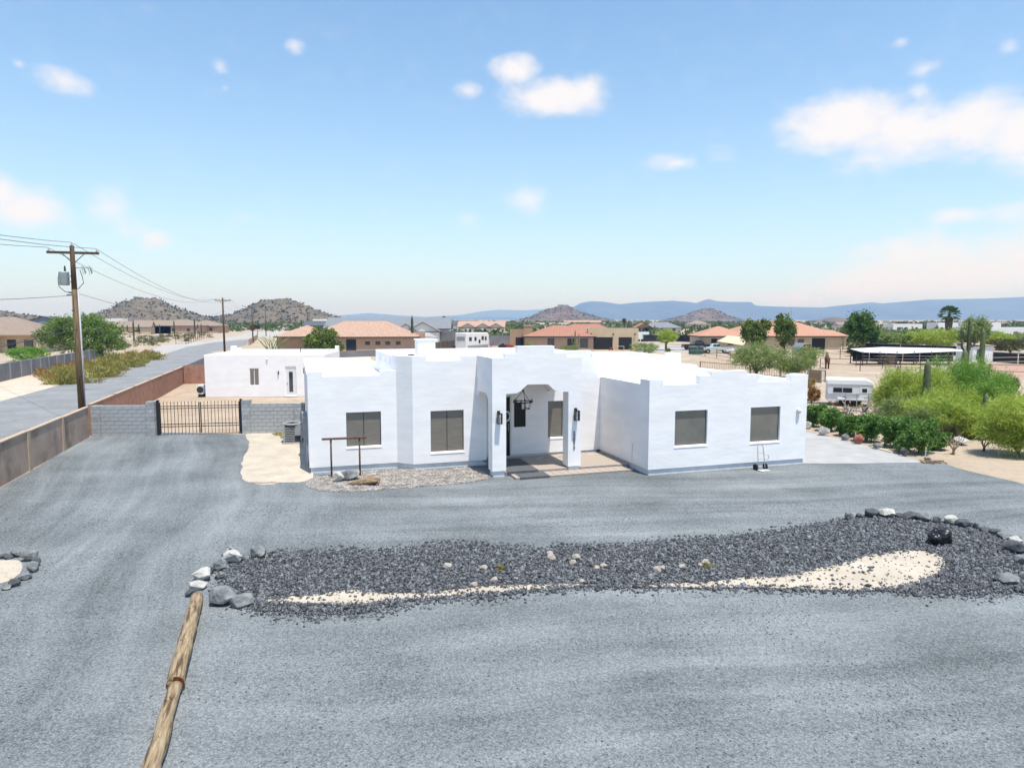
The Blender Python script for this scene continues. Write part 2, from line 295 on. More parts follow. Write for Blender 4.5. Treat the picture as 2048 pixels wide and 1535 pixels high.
T['tan']=mat('tan_house_stucco',(.42,.285,.20),(.47,.325,.235),scale=.7,bump=.3,bscale=10)
T['beige']=mat('beige_house_stucco',(.50,.385,.255),(.56,.44,.30),scale=.7,bump=.3,bscale=10)
T['brown']=mat('brown_house_stucco',(.36,.24,.155),(.41,.28,.185),scale=.7,bump=.3,bscale=10)
T['wht']=mat('white_house_wall',(.66,.65,.63),(.72,.71,.69),scale=.5,bump=.2,bscale=10)
T['cream']=mat('cream_house_wall',(.60,.54,.45),(.66,.60,.51),scale=.5,bump=.2,bscale=10)
T['bluegrey']=mat('blue_grey_siding',(.15,.18,.215),(.18,.21,.245),scale=.5,bump=.2,bscale=10)
T['dk']=mat('dark_opening',(.02,.02,.022),rough=.6)
T['pane']=glassmat('dark_window_pane',(.035,.045,.06))
T['trim']=mat('dark_fascia',(.05,.04,.04),rough=.7)
def tilemat(name,a,b,c,per=.32,rz=0):
    m=mat(name,a,b,scale=3.5,rough=.85,c3=c,s3=7,h3=(.52,.62)); N,L=m.node_tree.nodes,m.node_tree.links; bs=N['Principled BSDF']
    tc=[n for n in N if n.type=='TEX_COORD'][0]; ws=[]
    for d,s in (('X',1/per),('Y',1/(per*1.2))):
        w=N.new('ShaderNodeTexWave'); w.bands_direction=d; w.inputs['Scale'].default_value=s*.314; w.inputs['Distortion'].default_value=.6; L.new(tc.outputs['Object'],w.inputs['Vector']); ws.append(w.outputs['Fac'])
    ad=N.new('ShaderNodeMath'); ad.operation='ADD'; L.new(ws[0],ad.inputs[0]); L.new(ws[1],ad.inputs[1])
    bp=N.new('ShaderNodeBump'); bp.inputs['Strength'].default_value=.8; bp.inputs['Distance'].default_value=.08; L.new(ad.outputs[0],bp.inputs['Height']); L.new(bp.outputs[0],bs.inputs['Normal']); return m
T['tileT']=tilemat('tan_clay_tile',(.44,.28,.20),(.53,.36,.27),(.34,.21,.15))
T['tileR']=tilemat('red_clay_tile',(.36,.17,.115),(.44,.225,.155),(.30,.14,.10))
T['tileO']=tilemat('orange_clay_tile',(.46,.245,.165),(.53,.30,.21),(.40,.21,.14))
T['tileB']=tilemat('brown_concrete_tile',(.27,.205,.16),(.34,.265,.21),(.22,.165,.13))
T['shingle']=tilemat('grey_shingle',(.20,.21,.23),(.26,.27,.285),(.17,.18,.195))
T['shingleD']=tilemat('charcoal_shingle',(.09,.10,.115),(.125,.135,.15),(.08,.085,.10))
T['metalW']=mat('white_metal',(.66,.67,.68),(.72,.73,.74),scale=2,rough=.4)
T['truckB']=mat('dark_navy_paint',(.012,.014,.028),rough=.25,spec=.6)
T['truckT']=mat('pale_teal_paint',(.50,.57,.54),rough=.3,spec=.6)
T['truckS']=mat('silver_paint',(.34,.35,.37),rough=.35,metal=.3)
T['rubber']=mat('tyre_rubber',(.02,.02,.02),rough=.9)
T['green']=mat('dark_green_metal',(.03,.085,.075),rough=.6)
T['sail']=mat('cream_shade_sail',(.62,.54,.38),rough=.8,trans=.2)
T['redp']=mat('red_paint',(.30,.03,.02),rough=.4)
T['barnred']=mat('barn_red_wood',(.17,.05,.045),(.22,.07,.06),scale=3)
T['mesh']=mat('black_windscreen',(.022,.023,.026),(.035,.036,.04),scale=1,rough=.9)
T['horse']=mat('bay_horse_coat',(.07,.035,.02),(.11,.055,.03),scale=3,rough=.6)
T['stake']=mat('pale_stake',(.55,.50,.40),rough=.8)

for k_ in ('shade','shade2','pane'):
    b_=T[k_].node_tree.nodes['Principled BSDF']; b_.inputs['Coat Weight'].default_value=.7; b_.inputs['Coat Roughness'].default_value=.03
# ------------------------------------------------------------------ the ground and its surfaces
def sheet(name,pts,z,m,sub=0):
    me=bpy.data.meshes.new(name); bm=bmesh.new(); vs=[bm.verts.new((p[0],p[1],z)) for p in pts]; f=bm.faces.new(vs)
    if f.normal.z<0: f.normal_flip()
    bmesh.ops.recalc_face_normals(bm,faces=bm.faces); bm.normal_update()
    if f.normal.z<0: bmesh.ops.reverse_faces(bm,faces=[f])
    bmesh.ops.triangulate(bm,faces=bm.faces[:]); bm.to_mesh(me); bm.free(); return struct(link(name,me,m))
def smoothpoly(pts,n=6,jit=.0,seed=1):
    r=random.Random(seed); P=[Vector((p[0],p[1])) for p in pts]; k=len(P); out=[]
    for i in range(k):
        a,b,c,d=P[i-1],P[i],P[(i+1)%k],P[(i+2)%k]
        for j in range(n):
            t=j/n; q=.5*((2*b)+(c-a)*t+(2*a-5*b+4*c-d)*t*t+(3*b-a-3*c+d)*t**3)
            out.append((q.x+r.uniform(-jit,jit),q.y+r.uniform(-jit,jit)))
    return out
def pxs(pts): return [g(x,y) for x,y in pts]
sheet('ground',[(-18900,-800),(18900,-800),(18900,18900),(-18900,18900)],0,T['sand'])
RD=Vector((-.298,.955,0)).normalized(); RN=Vector((-RD.y,RD.x,0))      # road direction, and its left-hand normal
WA=g(182,872)                                                            # corner of the stucco boundary wall
def rp(along,off): q=WA+RD*along+RN*off; return (q.x,q.y)
far=[g(455,686),g(500,676),g(520,672)]
sheet('road',[rp(-60,1.1),rp(-60,11),rp(66,10.6),g(330,708),g(372,694),g(430,684),g(480,680),g(505,678),g(490,690),g(455,700),g(425,703),rp(60,1.3),rp(30,1.1)],.012,T['asphalt'])
sheet('dirt_road',smoothpoly(pxs([(300,700),(345,688),(420,681),(470,672),(505,664),(560,661),(600,664),(560,672),(505,676),(440,684),(390,692),(340,704)]),4),.008,T['dirtroad'])
sheet('verge',[rp(-60,11),rp(66,10.6),g(330,708),g(300,702),g(215,712),g(205,717),g(0,764),rp(-10,30),rp(-60,30)],.006,T['bank'])
sheet('back_yard',[rp(-1,-.1),rp(31,-.1),g(560,765),g(1200,760),g(620,866),g(605,867)],.006,T['yard'])
sheet('driveway',smoothpoly([rp(.6,-.05),rp(-6,-.05),rp(-15,-.05),rp(-28,-.05),(-14,-12),(0,-14),(24,-8),(24,6)]+pxs([(2400,1090),(2220,1030),(2120,992),(2048,968),(1985,953),(1930,940),(1860,923),(1700,921),(1604,923),(1450,900),(1300,885),(1000,900),(700,905),(618,940),(560,966),(500,964),(486,930),(498,890),(490,869)]),4,.02),.012,T['gravel'])
sheet('concrete_apron',pxs([(1590,927),(1700,927.5),(1790,926),(1852,925.5),(1780,905),(1690,880),(1608,862),(1560,850)]),.02,T['conc'])
sheet('side_gravel',smoothpoly(pxs([(1600,857),(1680,884),(1750,900),(1815,915),(1860,924),(1830,922),(1760,903),(1690,881),(1600,862)]),3,.03),.016,T['sidegrav'])
sheet('dirt_patch',smoothpoly(pxs([(494,868),(500,890),(487,915),(484,940),(492,962),(540,965),(608,963),(630,945),(640,900),(612,868),(560,866)]),4,.06),.02,T['patch'])
sheet('arena',pxs([(1952,728),(2200,724),(2260,752),(1985,758)]),.008,T['arena'])
sheet('corral_yard',pxs([(1380,718),(1420,706),(1560,705),(1720,702),(1960,715),(2100,722),(2100,735),(1700,742),(1650,752),(1420,748)]),.006,T['yard'])
sheet('neighbour_drive',pxs([(1290,690),(1440,694),(1440,701),(1270,703)]),.01,T['conc'])
# ------------------------------------------------------------------ main house (house frame: u along the front, v back)
YAW=R(17.6); P0=g(619.7,947.5); HM=Matrix.Translation(P0)@Matrix.Rotation(YAW,4,'Z'); HI=HM.inverted()
def hU(px,py,v):      # pixel onto the wall plane at depth v -> (u,z)
    a=(px-1024)/FP; b=(767.5-py)/FP; d=Vector((a,cp_+b*sp_,b*cp_-sp_)); o=Vector((0,0,CAMH))
    ol=HI@o; dl=HI.to_3x3()@d; t=(v-ol.y)/dl.y; q=ol+dl*t; return q.x,q.z
house=thing('main_house','large white stucco house with stepped parapets and arched front porch','house',P0,YAW)
ZS=.24
def boolmesh(adds,subs):
    def tmp(mb):
        me=bpy.data.meshes.new('t'); me.from_pydata(mb.v,[],mb.f); bm=bmesh.new(); bm.from_mesh(me); bmesh.ops.recalc_face_normals(bm,faces=bm.faces); bm.to_mesh(me); bm.free()
        o=bpy.data.objects.new('t',me); col.objects.link(o); return o
    base=tmp(adds[0]); ext=[]
    def modc(op,mbs):
        c=bpy.data.collections.new('c'); os_=[]
        for mb in mbs:
            o=tmp(mb); col.objects.unlink(o); c.objects.link(o); ext.append(o)
        md=base.modifiers.new('b','BOOLEAN'); md.operation=op; md.operand_type='COLLECTION'; md.collection=c; md.solver='EXACT'; ext.append(c)
    if len(adds)>1: modc('UNION',adds[1:])
    if subs: modc('DIFFERENCE',subs)
    dg=bpy.context.evaluated_depsgraph_get(); me=bpy.data.meshes.new_from_object(base.evaluated_get(dg))
    bpy.data.objects.remove(base)
    for e in ext:
        if isinstance(e,bpy.types.Object): bpy.data.objects.remove(e)
        else: bpy.data.collections.remove(e)
    return me
B=lambda *a: MB().box(*a)
GL,GR,GF,GB=12.42,19.75,-4.3,5.3
MBV=-.56
adds=[B(0,3.6,0,10.3,ZS,3.8), MB().prism([(3.43,7.3),(3.43,-.02),(3.97,MBV),(6.9,MBV),(6.9,.1),(12.28,.1),(12.28,7.3)],ZS,4.37),
      B(GL,GR,GF,GB,ZS,3.5), B(12.0,19.45,5.0,11.0,ZS,4.02), B(12.2,12.6,.102,5.2,ZS,3.46), B(2.5,13,6.9,10.9,ZS,3.6),
      B(6.62,10.27,-2.78,.5,ZS,4.56)]
def mer(u0,u1,v0,v1,z): adds.append(B(u0,u1,v0,v1,z-.9,z))
mer(0,.58,0,.6,3.99); mer(2.78,3.5,0,.3,3.99); mer(0,3.45,10.0,10.3,3.97)          # left wing corners
adds.append(MB().prism([(3.43,1.2),(3.43,-.02),(3.97,MBV),(4.55,MBV),(4.55,-.25),(4.15,-.25),(3.75,.15),(3.75,1.2)],3.7,4.56)); mer(5.98,6.95,MBV,-.25,4.55)
mer(3.43,3.75,1.2,7.3,4.5); mer(3.43,12.28,7.0,7.3,4.52); mer(10.25,11.95,.1,.4,4.66); mer(11.98,12.28,.1,7.3,4.5)
mer(7.12,9.66,-2.78,-2.46,4.73); mer(7.62,9.12,-2.78,-2.44,5.0)
t_=.3
gu=lambda px,py: hU(px,py,GF)[0]
mer(GL,gu(1327,760),GF,GF+t_,3.71); mer(GL,GL+t_,GF,GF+.75,3.71)
mer(gu(1399,755),gu(1518,754),GF,GF+t_,3.82); mer(gu(1424,747),gu(1494,746),GF,GF+t_,3.98)
mer(gu(1582,750),GR,GF,GF+t_,3.75); mer(GR-t_,GR,GF,GF+.75,3.75); mer(GR-t_,GR,3.9,GB,3.62)
mer(18.6,19.45,5.0,5.3,4.2); mer(19.15,19.45,5.0,5.9,4.2); mer(12.0,12.5,10.7,11,4.1)
subs=[B(.28,3.43,.28,10.0,3.5,6), B(3.75,11.98,.42,7.0,4.1,6), MB().prism([(4.15,-.25),(6.6,-.25),(6.6,.6),(3.75,.6),(3.75,.15)],4.1,6), B(GL+t_,GR-t_,GF+t_,4.98,3.3,6), B(12.3,19.15,5.3,10.7,3.72,6), B(6.9,9.98,-2.44,.08,4.3,6)]
# porch: room, front arch, side arches
subs+= [B(7.0,9.9,-2.22,.098,-.5,3.62),
 MB().plate([(7.17,-.5),(9.72,-.5),(9.72,3.2),(9.3,3.21),(9.12,3.28),(8.98,3.42),(8.86,3.52),(8.03,3.53),(7.9,3.43),(7.76,3.29),(7.6,3.21),(7.17,3.19)],-3.2,-2.0)]
for u0,u1 in ((6.3,7.2),(9.7,10.6)):
    n=MB().plate([(-2.23,-.5),(-.6 if u0<7 else .098,-.5),(-.6 if u0<7 else .098,2.9),(-.9,3.15),(-1.9,3.15),(-2.05,3.05),(-2.23,2.85)],0,1)
    n.v=[(u0+(u1-u0)*y,x,z) for x,y,z in n.v]; subs.append(n)
WIN=[]
def win(x0,x1,y0,y1,v,name,m,rec=.1,mull=False,label=None):
    a,zt=hU(x0,y0,v); b,zb=hU(x1,y1,v); za=hU(x0,y1,v)[1]; zt=(zt+hU(x1,y0,v)[1])/2; zb=(zb+za)/2
    subs.append(B(a,b,v-.3,v+rec,zb,zt)); WIN.append((name,a,b,zb,zt,v+rec,m,mull,label))
win(692,763,823.5,892,0,'window',T['shade'],mull=True); win(861,928,820.5,902.5,MBV,'window',T['shade'],mull=True)
win(1350.5,1413.5,820.5,890,GF,'window',T['shade2']); win(1502,1558.5,813.5,882.5,GF,'window',T['shade2'])
win(1096,1126,801.5,874,.1,'window',T['shade']); win(1028,1051.5,805,853.5,.1,'window',T['door'],rec=.04,label='dark screened side window beside the front door')
du0=hU(992,850,.1)[0]; du1=hU(1022.5,850,.1)[0]
subs.append(B(du0,du1,-.2,.2,-.5,2.78))
me=boolmesh(adds,subs); hw_=link('wall',me,T['stucco'],house)
bv=hw_.modifiers.new('bevel','BEVEL'); bv.width=.055; bv.segments=3; bv.limit_method='ANGLE'; bv.angle_limit=R(38); bv.use_clamp_overlap=True; bv.harden_normals=False
for nm,mb in (('roof',MB().box(.27,3.425,.27,10.01,3.4,3.508)),('roof',MB().box(3.74,11.99,.41,7.01,4.0,4.108)),('roof',MB().box(GL+t_-.01,GR-t_+.01,GF+t_-.01,4.99,3.2,3.31)),('roof',MB().box(12.29,19.16,5.29,10.71,3.6,3.73)),('roof',MB().box(6.89,9.99,-2.45,.09,4.2,4.31))): mb.build(nm,T['roofw'],house)
fm=MB(); i_=.05
for a in ((i_,3.6,i_,10.2),(3.4,6.85,.2,7),(6.8,12.3,.16,7.2),(GL+i_,GR-i_,GF+i_,GB-i_),(12.1,19.4,5.05,10.9)): fm.box(*a,-.3,ZS+.1)
fm.prism([(3.4,.3),(3.46,.05),(4.0,MBV+i_),(6.85,MBV+i_),(6.85,.3)],-.3,ZS+.1)
for u0,u1 in ((6.67,7.12),(9.77,10.22)): fm.box(u0,u1,-2.73,-2.28,-.3,ZS+.05)
fm.box(6.8,10,-.55,.15,-.3,.13)
fm.build('foundation',T['stem'],house)
for name,a,b,z0,z1,y,m,mull,label in WIN:
    w=MB().box(a-.01,b+.01,y+.012,y+.06,z0-.01,z1+.01).build(name,T['wframe'],house)
    if label: w['label']=label
    e=.022
    cuts=[(a+e,(a+b)/2-.012),((a+b)/2+.012,b-e)] if mull else [(a+e,b-e)]
    for q0,q1 in cuts: MB().box(q0,q1,y-.004,y+.02,z0+e,z1-e).build('pane',m,w)
    fr=MB(); 
    for s in ((a+.002,a+e,z0+.002,z1-.002),(b-e,b-.002,z0+.002,z1-.002),(a+e,b-e,z0+.002,z0+e),(a+e,b-e,z1-e,z1-.002)): fr.box(s[0],s[1],y-.012,y+.03,s[2],s[3])
    if mull: fr.box((a+b)/2-.012,(a+b)/2+.012,y-.014,y+.03,z0+e,z1-e)
    fr.build('frame',T['wframe'],w)
    if m is not T['door']: MB().add([(a-.02,y-.12,z0-.05),(b+.02,y-.12,z0-.05),(b+.02,y+.01,z0+.02),(a-.02,y+.01,z0+.02),(a-.02,y-.12,z0-.07),(b+.02,y-.12,z0-.07),(b+.02,y+.01,z0-.07),(a-.02,y+.01,z0-.07)],[(0,1,2,3),(4,7,6,5),(0,4,5,1),(1,5,6,2),(2,6,7,3),(3,7,4,0)]).build('sill',T['stucco'],w)
d_=MB().box(du0+.03,du1-.06,.14,.19,.2,2.72).build('door',T['door'],house); MB().tube([(du1-.14,.1,1.3),(du1-.14,.06,1.3),(du1-.14,.06,1.6),(du1-.14,.1,1.6)],.012).build('handle',T['steel'],d_)
MB().box(du1-.058,du1-.003,.05,.2,.19,2.77).build('door_frame',T['wht'],house)
# chimney, scupper, vents
cu,_=hU(851,700,3.2); ch=MB().box(cu-.4,cu+.4,2.9,3.7,4.09,5.06).build('chimney',T['stucco'],house,bevel=.05); MB().box(cu-.44,cu+.44,2.86,3.74,5.06,5.14).build('chimney_cap',T['stucco'],ch,bevel=.02)
MB().box(5.0,5.32,7.0-.02,6.985,4.2,4.26).build('roof_drain',T['acdark'],house)
for v in (1.9,3.4,5.2): MB().box(3.40,3.44,v,v+.22,4.08,4.3).build('vent',T['metalW'],house)
MB().tube([(GL-.012,-3.0,.36),(GL-.012,-3.0,1.05)],.02).build('drain_pipe',T['stem'],house)
cl_u,cl_z=hU(1596,822,GF); MB().lathe([(.0,cl_z+.14),(.08,cl_z+.1),(.09,cl_z-.04),(.06,cl_z-.07),(0,cl_z-.07)],14,(cl_u,GF-.06)).build('security_light',T['porcelain'],house,True)
# electric panels and conduits on the left side wall
MB().box(-.22,-.003,3.2,3.75,.9,2.0).build('meter_box',T['acgrey'],house,bevel=.01); MB().box(-.18,-.003,2.3,2.75,.7,1.9).build('panel_box',T['acgrey'],house,bevel=.01)
for q in ([(-.05,2.4,0),(-.05,2.4,.75)],[(-.05,3.4,0),(-.05,3.4,.95)],[(-.05,1.6,.05),(-.06,1.7,.7),(-.05,2.3,.9)]): MB().tube(q,.03).build('conduit',T['conduit'],house)
# house number, stacked digits on the right porch column
for i,chh in enumerate('22073'):
    cu_=bpy.data.curves.new('digit','FONT'); cu_.body=chh; cu_.size=.19; cu_.extrude=.008; cu_.align_x='CENTER'
    to=bpy.data.objects.new('t',cu_); col.objects.link(to); me=bpy.data.meshes.new_from_object(to.evaluated_get(bpy.context.evaluated_depsgraph_get())); bpy.data.objects.remove(to)
    nu,nz=hU(1148,862+i*7.4,-2.78); o=link('house_number',me,T['black'],house); o.location=(nu,-2.795,nz-.13); o.rotation_euler=(math.pi/2,0,0)
# porch platform of pavers and the two steps
SA=HM@Vector((7.0,-2.72,0)); SY=YAW; SL=5.4
plat=thing('paver_platform','two stepped porch platform laid with tan pavers under the entrance','porch steps',SA,SY)
sx0,sx1,sy0,PD=.35,5.25,-.72,2.82
MB().box(0,SL,.006,PD,-.1,.138).box(sx0,sx1,sy0+.006,0,-.1,.053).build('base',T['mortar'],plat)
pav=[]; nc=17; pw=SL/nc; pd=.152
SH=Matrix.Rotation(YAW,4,'Z').inverted()@Matrix.Rotation(SY,4,'Z')
for r_ in range(int(PD/pd)):
    for c_ in range(nc+1):
        u=c_*pw-(pw/2 if r_%2 else 0); v=r_*pd
        if u<-.01 or u+pw>SL+.01: continue
        pav.append((u,v,.138))
ns_=int((sx1-sx0)/pw); nd=max(2,round(-sy0/pd))
for r_ in range(nd):
    for c_ in range(ns_): pav.append((sx0+c_*(sx1-sx0)/ns_,sy0+r_*(-sy0/nd),.053))
pav.sort(key=lambda q:q[1])
pm=MB().box(.004,pw-.004,.004,pd-.004,0,.032); rest=MB(); pme=None
for i,q in enumerate(pav):
    if i<290:
        if pme is None: o=pm.build('paver',T['paver'],plat); pme=o.data; o.location=q
        else:
            o=bpy.data.objects.new('paver',pme); col.objects.link(o); o.parent=plat; o.location=q
    else: rest.add([(x+q[0],y+q[1],z+q[2]) for x,y,z in pm.v],pm.f)
rest.build('far_pavers',T['paver'],plat)['kind']='stuff'
mt=thing('entrance_mat','charcoal grey runner mat covering the left of the porch steps','mat',SA,SY)
m0,m1=.22,1.5
MB().box(m0,m1,-.02,2.3,.172,.182).build('runner',T['rug'],mt); MB().box(m0,m1,-.03,-.018,.095,.182).build('riser_flap',T['rug'],mt); MB().box(m0+.3,m1+.2,sy0-.02,-.032,.087,.097).build('step_tread_mat',T['rug'],mt); MB().box(m0+.3,m1+.2,sy0-.03,sy0-.018,.01,.097).build('lower_flap',T['rug'],mt)
# lanterns on the columns
def lantern(px,py,label):
    u,z=hU(px,py,-2.78); L=thing('wall_lantern',label,'lantern',HM@Vector((u,-2.78,z)),YAW,'porch column lanterns'); L.scale=(.82,.9,.95)
    MB().box(-.07,.07,-.02,-.001,-.02,.16).box(-.025,.025,-.16,-.02,.1,.13).build('bracket',T['black'],L)
    cg=MB(); w=.1
    for x in (-w,w):
        for y in (-.26,-.06): cg.bar((x,y,-.34),(x,y,.06),.016)
    for z_ in (-.34,.06):
        for s in (((-w,-.26),(w,-.26)),((-w,-.06),(w,-.06)),((-w,-.26),(-w,-.06)),((w,-.26),(w,-.06))): cg.bar((*s[0],z_),(*s[1],z_),.016)
    cg.box(-w,w,-.26,-.06,.06,.075); cg.build('cage',T['black'],L)
    gm=MB()
    for s in ((-w+.01,w-.01,-.252,-.250),(-w+.01,w-.01,-.07,-.068)): gm.box(*s,-.33,.05)
    for x in (-w+.002,w-.004): gm.box(x,x+.002,-.25,-.07,-.33,.05)
    gm.build('glass',T['glass'],L)
    MB().lathe([(.014,.06),(.016,-.05),(.03,-.09),(.036,-.13),(.022,-.17),(0,-.175)],12,(0,-.16)).build('bulb',T['porcelain'],L,True)
lantern(997,829,'black framed glass lantern on the left porch column'); lantern(1151,823,'black framed glass lantern above the house number on the right column')
# chandelier: iron ring with candle cups hanging from a point under the arch
cu2,cz=hU(1046,803,-1.5); C=thing('porch_chandelier','black iron ring chandelier hanging by chains in the porch arch','chandelier',HM@Vector((cu2,-1.5,cz)),YAW)
MB().tube([(.38*math.cos(t),.38*math.sin(t),0) for t in np.linspace(0,2*math.pi,25)],.022,6).build('ring',T['black'],C)
MB().tube([(.27*math.cos(t),.27*math.sin(t),-.28) for t in np.linspace(0,2*math.pi,21)],.016,6).build('lower_ring',T['black'],C)
MB().lathe([(.02,.5),(.05,.46),(.02,.42)],10).tube([(0,0,.45),(0,0,3.62-cz)],.008).build('canopy_hook',T['black'],C)
for k in range(3):
    t=2*math.pi*k/3+.5; MB().tube([(0,0,.44),(.38*math.cos(t),.38*math.sin(t),0)],.01,6).build('chain',T['black'],C)
for k in range(6):
    t=2*math.pi*k/6; x,y=.38*math.cos(t),.38*math.sin(t); MB().lathe([(.035,-.03),(.045,.03),(.02,.035),(.018,.11),(0,.12)],8,(x,y)).build('candle_cup',T['black'],C); MB().tube([(x,y,0),(.27*x/.38,.27*y/.38,-.28)],.008,5).build('arm',T['black'],C)
MB().lathe([(.05,-.3),(.06,-.1),(.05,-.08)],12).build('glass_cup',T['porcelain'],C,True)
wu,wz=hU(1014,832,.1); w_=MB().tube([(.16*math.cos(t),0,.2*math.sin(t)) for t in np.linspace(0,2*math.pi,19)],[.035+.012*(i%2) for i in range(19)],7).build('door_wreath',T['wht'],smooth=True); w_.location=HM@Vector((wu-.03,.09,wz)); w_.rotation_euler=(0,0,YAW); tag(w_,'white wreath hung on the black front door','wreath')
# hand truck by the garage wall
p=g(1529,942); h=thing('hand_truck','small metal hand truck standing against the white garage wall','hand truck',p,YAW)
MB().tube([(-.16,.18,.1),(-.13,.3,.92),(-.1,.33,1.0),(.1,.33,1.0),(.13,.3,.92),(.16,.18,.1)],.017).bar((-.15,.23,.45),(.15,.23,.45),.03,.01).bar((-.14,.27,.7),(.14,.27,.7),.03,.01).build('frame',T['steel'],h)
MB().box(-.2,.2,-.1,.17,.03,.04).build('toe_plate',T['metalW'],h)
MB().tube([(.15,.25,.42),(.3,.2,.42),(.34,.2,.52),(.28,.2,.62),(.15,.27,.64)],.014).build('loop_handle',T['steel'],h)
for s in (-1,1): MB().tube([(s*.2,.26,.13),(s*.26,.26,.13)],.13,14).build('wheel',T['rubber'],h)
# ------------------------------------------------------------------ guest house
gp=g(411,795); gq=g(606,792.5); GA=math.atan2(gq.y-gp.y,gq.x-gp.x)*.7; gh=thing('guest_house','small white stucco guest house behind the block wall and gate','house',gp,GA)
GM=Matrix.Translation(gp)@Matrix.Rotation(GA,4,'Z'); GIv=GM.inverted()
def gU(px,py,v=0):
    a=(px-1024)/FP; b=(767.5-py)/FP; d=Vector((a,cp_+b*sp_,b*cp_-sp_)); ol=GIv@Vector((0,0,CAMH)); dl=GIv.to_3x3()@d; t=(v-ol.y)/dl.y; q=ol+dl*t; return q.x,q.z
gw=gU(649,715)[0]; gz=gU(500,709)[1]; gs=[]; gadd=[B(0,gw,0,7,0,gz),B(0,.35,6.3,7,2.8,gz+.42),B(0,.7,6.7,7,2.8,gz+.25),B(gw-.35,gw,6.3,7,2.8,gz+.42),B(0,gw,6.7,7,2.8,gz+.12)]
def gwin(x0,x1,y0,y1): a,z1=gU(x0,y0); b,z0=gU(x1,y1); gs.append(B(a,b,-.3,.08,z0,z1)); return a,b,z0,z1
w1=gwin(499,518,737,770); dr=gwin(570,593,733,790); w3=gwin(606,616,736,748)
gs.append(B(.25,gw-.25,.25,6.75,gz-.25,9))
me=boolmesh(gadd,gs); q=link('wall',me,T['stucco'],gh); b_=q.modifiers.new('bevel','BEVEL'); b_.width=.05; b_.segments=3; b_.limit_method='ANGLE'; b_.angle_limit=R(38)
MB().box(.24,gw-.24,.24,6.76,gz-.3,gz-.24).build('roof',T['roofw'],gh)
a,b,z0,z1=w1; w=MB().box(a,b,.05,.12,z0,z1).build('window',T['wht'],gh)
for q0,q1 in ((a+.03,(a+b)/2-.03),((a+b)/2+.04,b-.03)): MB().box(q0,q1,.03,.06,z0+.03,z1-.03).build('pane',T['shade'],w)
a,b,z0,z1=dr; dd=MB().box(a+.06,b-.03,.06,.14,.06,z1-.15).build('door',T['wht'],gh); MB().box(a+.27,b-.25,.045,.07,.4,z1-.4).build('pane',T['pane'],dd); MB().box(a+.12,a+.17,.02,.06,1.0,1.12).build('handle',T['steel'],dd)
MB().box(a-.1,b+.1,-.35,.02,0,.08).build('threshold',T['conc'],gh)
a,b,z0,z1=w3; MB().box(a,b,.05,.12,z0,z1).build('window',T['pane'],gh)
a,z=gU(557,745); MB().lathe([(0,z+.14),(.05,z+.12),(.05,z-.12),(0,z-.14)],10,(a,-.07)).build('wall_light',T['acdark'],gh)
a,z=gU(534,718); MB().lathe([(0,z+.06),(.07,z),(0,z-.06)],10,(a,-.05)).build('security_light',T['porcelain'],gh)
for px in (445,484,565): MB().tube([(gU(px,702)[0],5.2,gz-.24),(gU(px,702)[0],5.2,gz+.1)],.06,8).build('vent_pipe',T['roofw'],gh)
MB().tube([(gw*.64,6.65,gz-.1),(gw*.64,6.65,gz+.3)],.04,6).build('vent_pipe',T['acdark'],gh)
q=GM@Vector((-.45,.6,0)); ms=thing('heat_pump','small white outdoor heat pump at the guest house corner','heat pump',q,GA); MB().box(-.2,.2,-.4,.4,.25,.95).build('case',T['metalW'],ms,bevel=.02); MB().box(-.2,.2,-.3,-.2,0,.25).box(-.2,.2,.2,.3,0,.25).build('stand',T['acdark'],ms); MB().tube([(0,-.405,.6),(0,-.412,.6)],.26,18).build('fan_grille',T['acdark'],ms)
# ------------------------------------------------------------------ boundary walls, gate
bw=thing('stucco_boundary_wall','pinkish tan stucco wall with pilasters beside the gravel drive','wall',WA,math.atan2(RD.y,RD.x))
nseg=9; hw0=1.52
for i in range(nseg):
    x1=-i*4.15-.25; x0=x1-3.9; MB().box(x0,x1,-.0,.14,-.2,hw0+i*.02).build('panel',T['pink'],bw); MB().box(x0,x1,-.03,.17,hw0+i*.02,hw0+i*.02+.05).build('cap',T['pinkcap'],bw)
    MB().box(x0-.25,x0,-.045,.19,-.2,hw0+i*.02+.07).build('pilaster',T['pinkcap'],bw)
rw=thing('red_block_wall','rusty red block wall running along the road behind the gate','wall',WA,math.atan2(RD.y,RD.x))
for i in range(6):
    x0=.3+i*5.05; MB().box(x0,x0+4.8,0,.15,-.2,1.6).build('panel',T['redwall'],rw); MB().box(x0,x0+4.8,-.02,.17,1.6,1.64).build('cap',T['pinkcap'],rw); MB().box(x0+4.8,x0+5.05,-.03,.18,-.2,1.66).build('pilaster',T['redwall'],rw)
MB().box(30.0,30.15,-6.0,-.05,-.2,1.75).build('end_panel',T['redwall'],rw)
yr=thing('grey_yard_wall','grey wall with a brown gate panel beyond the guest house','wall',g(375,745,0)); 
def run(a,b): a,b=Vector((a[0],a[1],0)),Vector((b[0],b[1],0)); d=b-a; return Matrix.Translation(a)@Matrix.Rotation(math.atan2(d.y,d.x),4,'Z'),d.length
M_,l_=run(rp(30.2,-.2),rp(45,-.1)); yr.location=M_.translation; yr.rotation_euler=(0,0,M_.to_euler().z)
MB().box(0,l_,0,.15,-.2,1.7).build('panel',T['lgwall'],yr); MB().box(2,3.4,-.05,-.01,.1,1.6).build('gate_panel',T['brown'],yr)
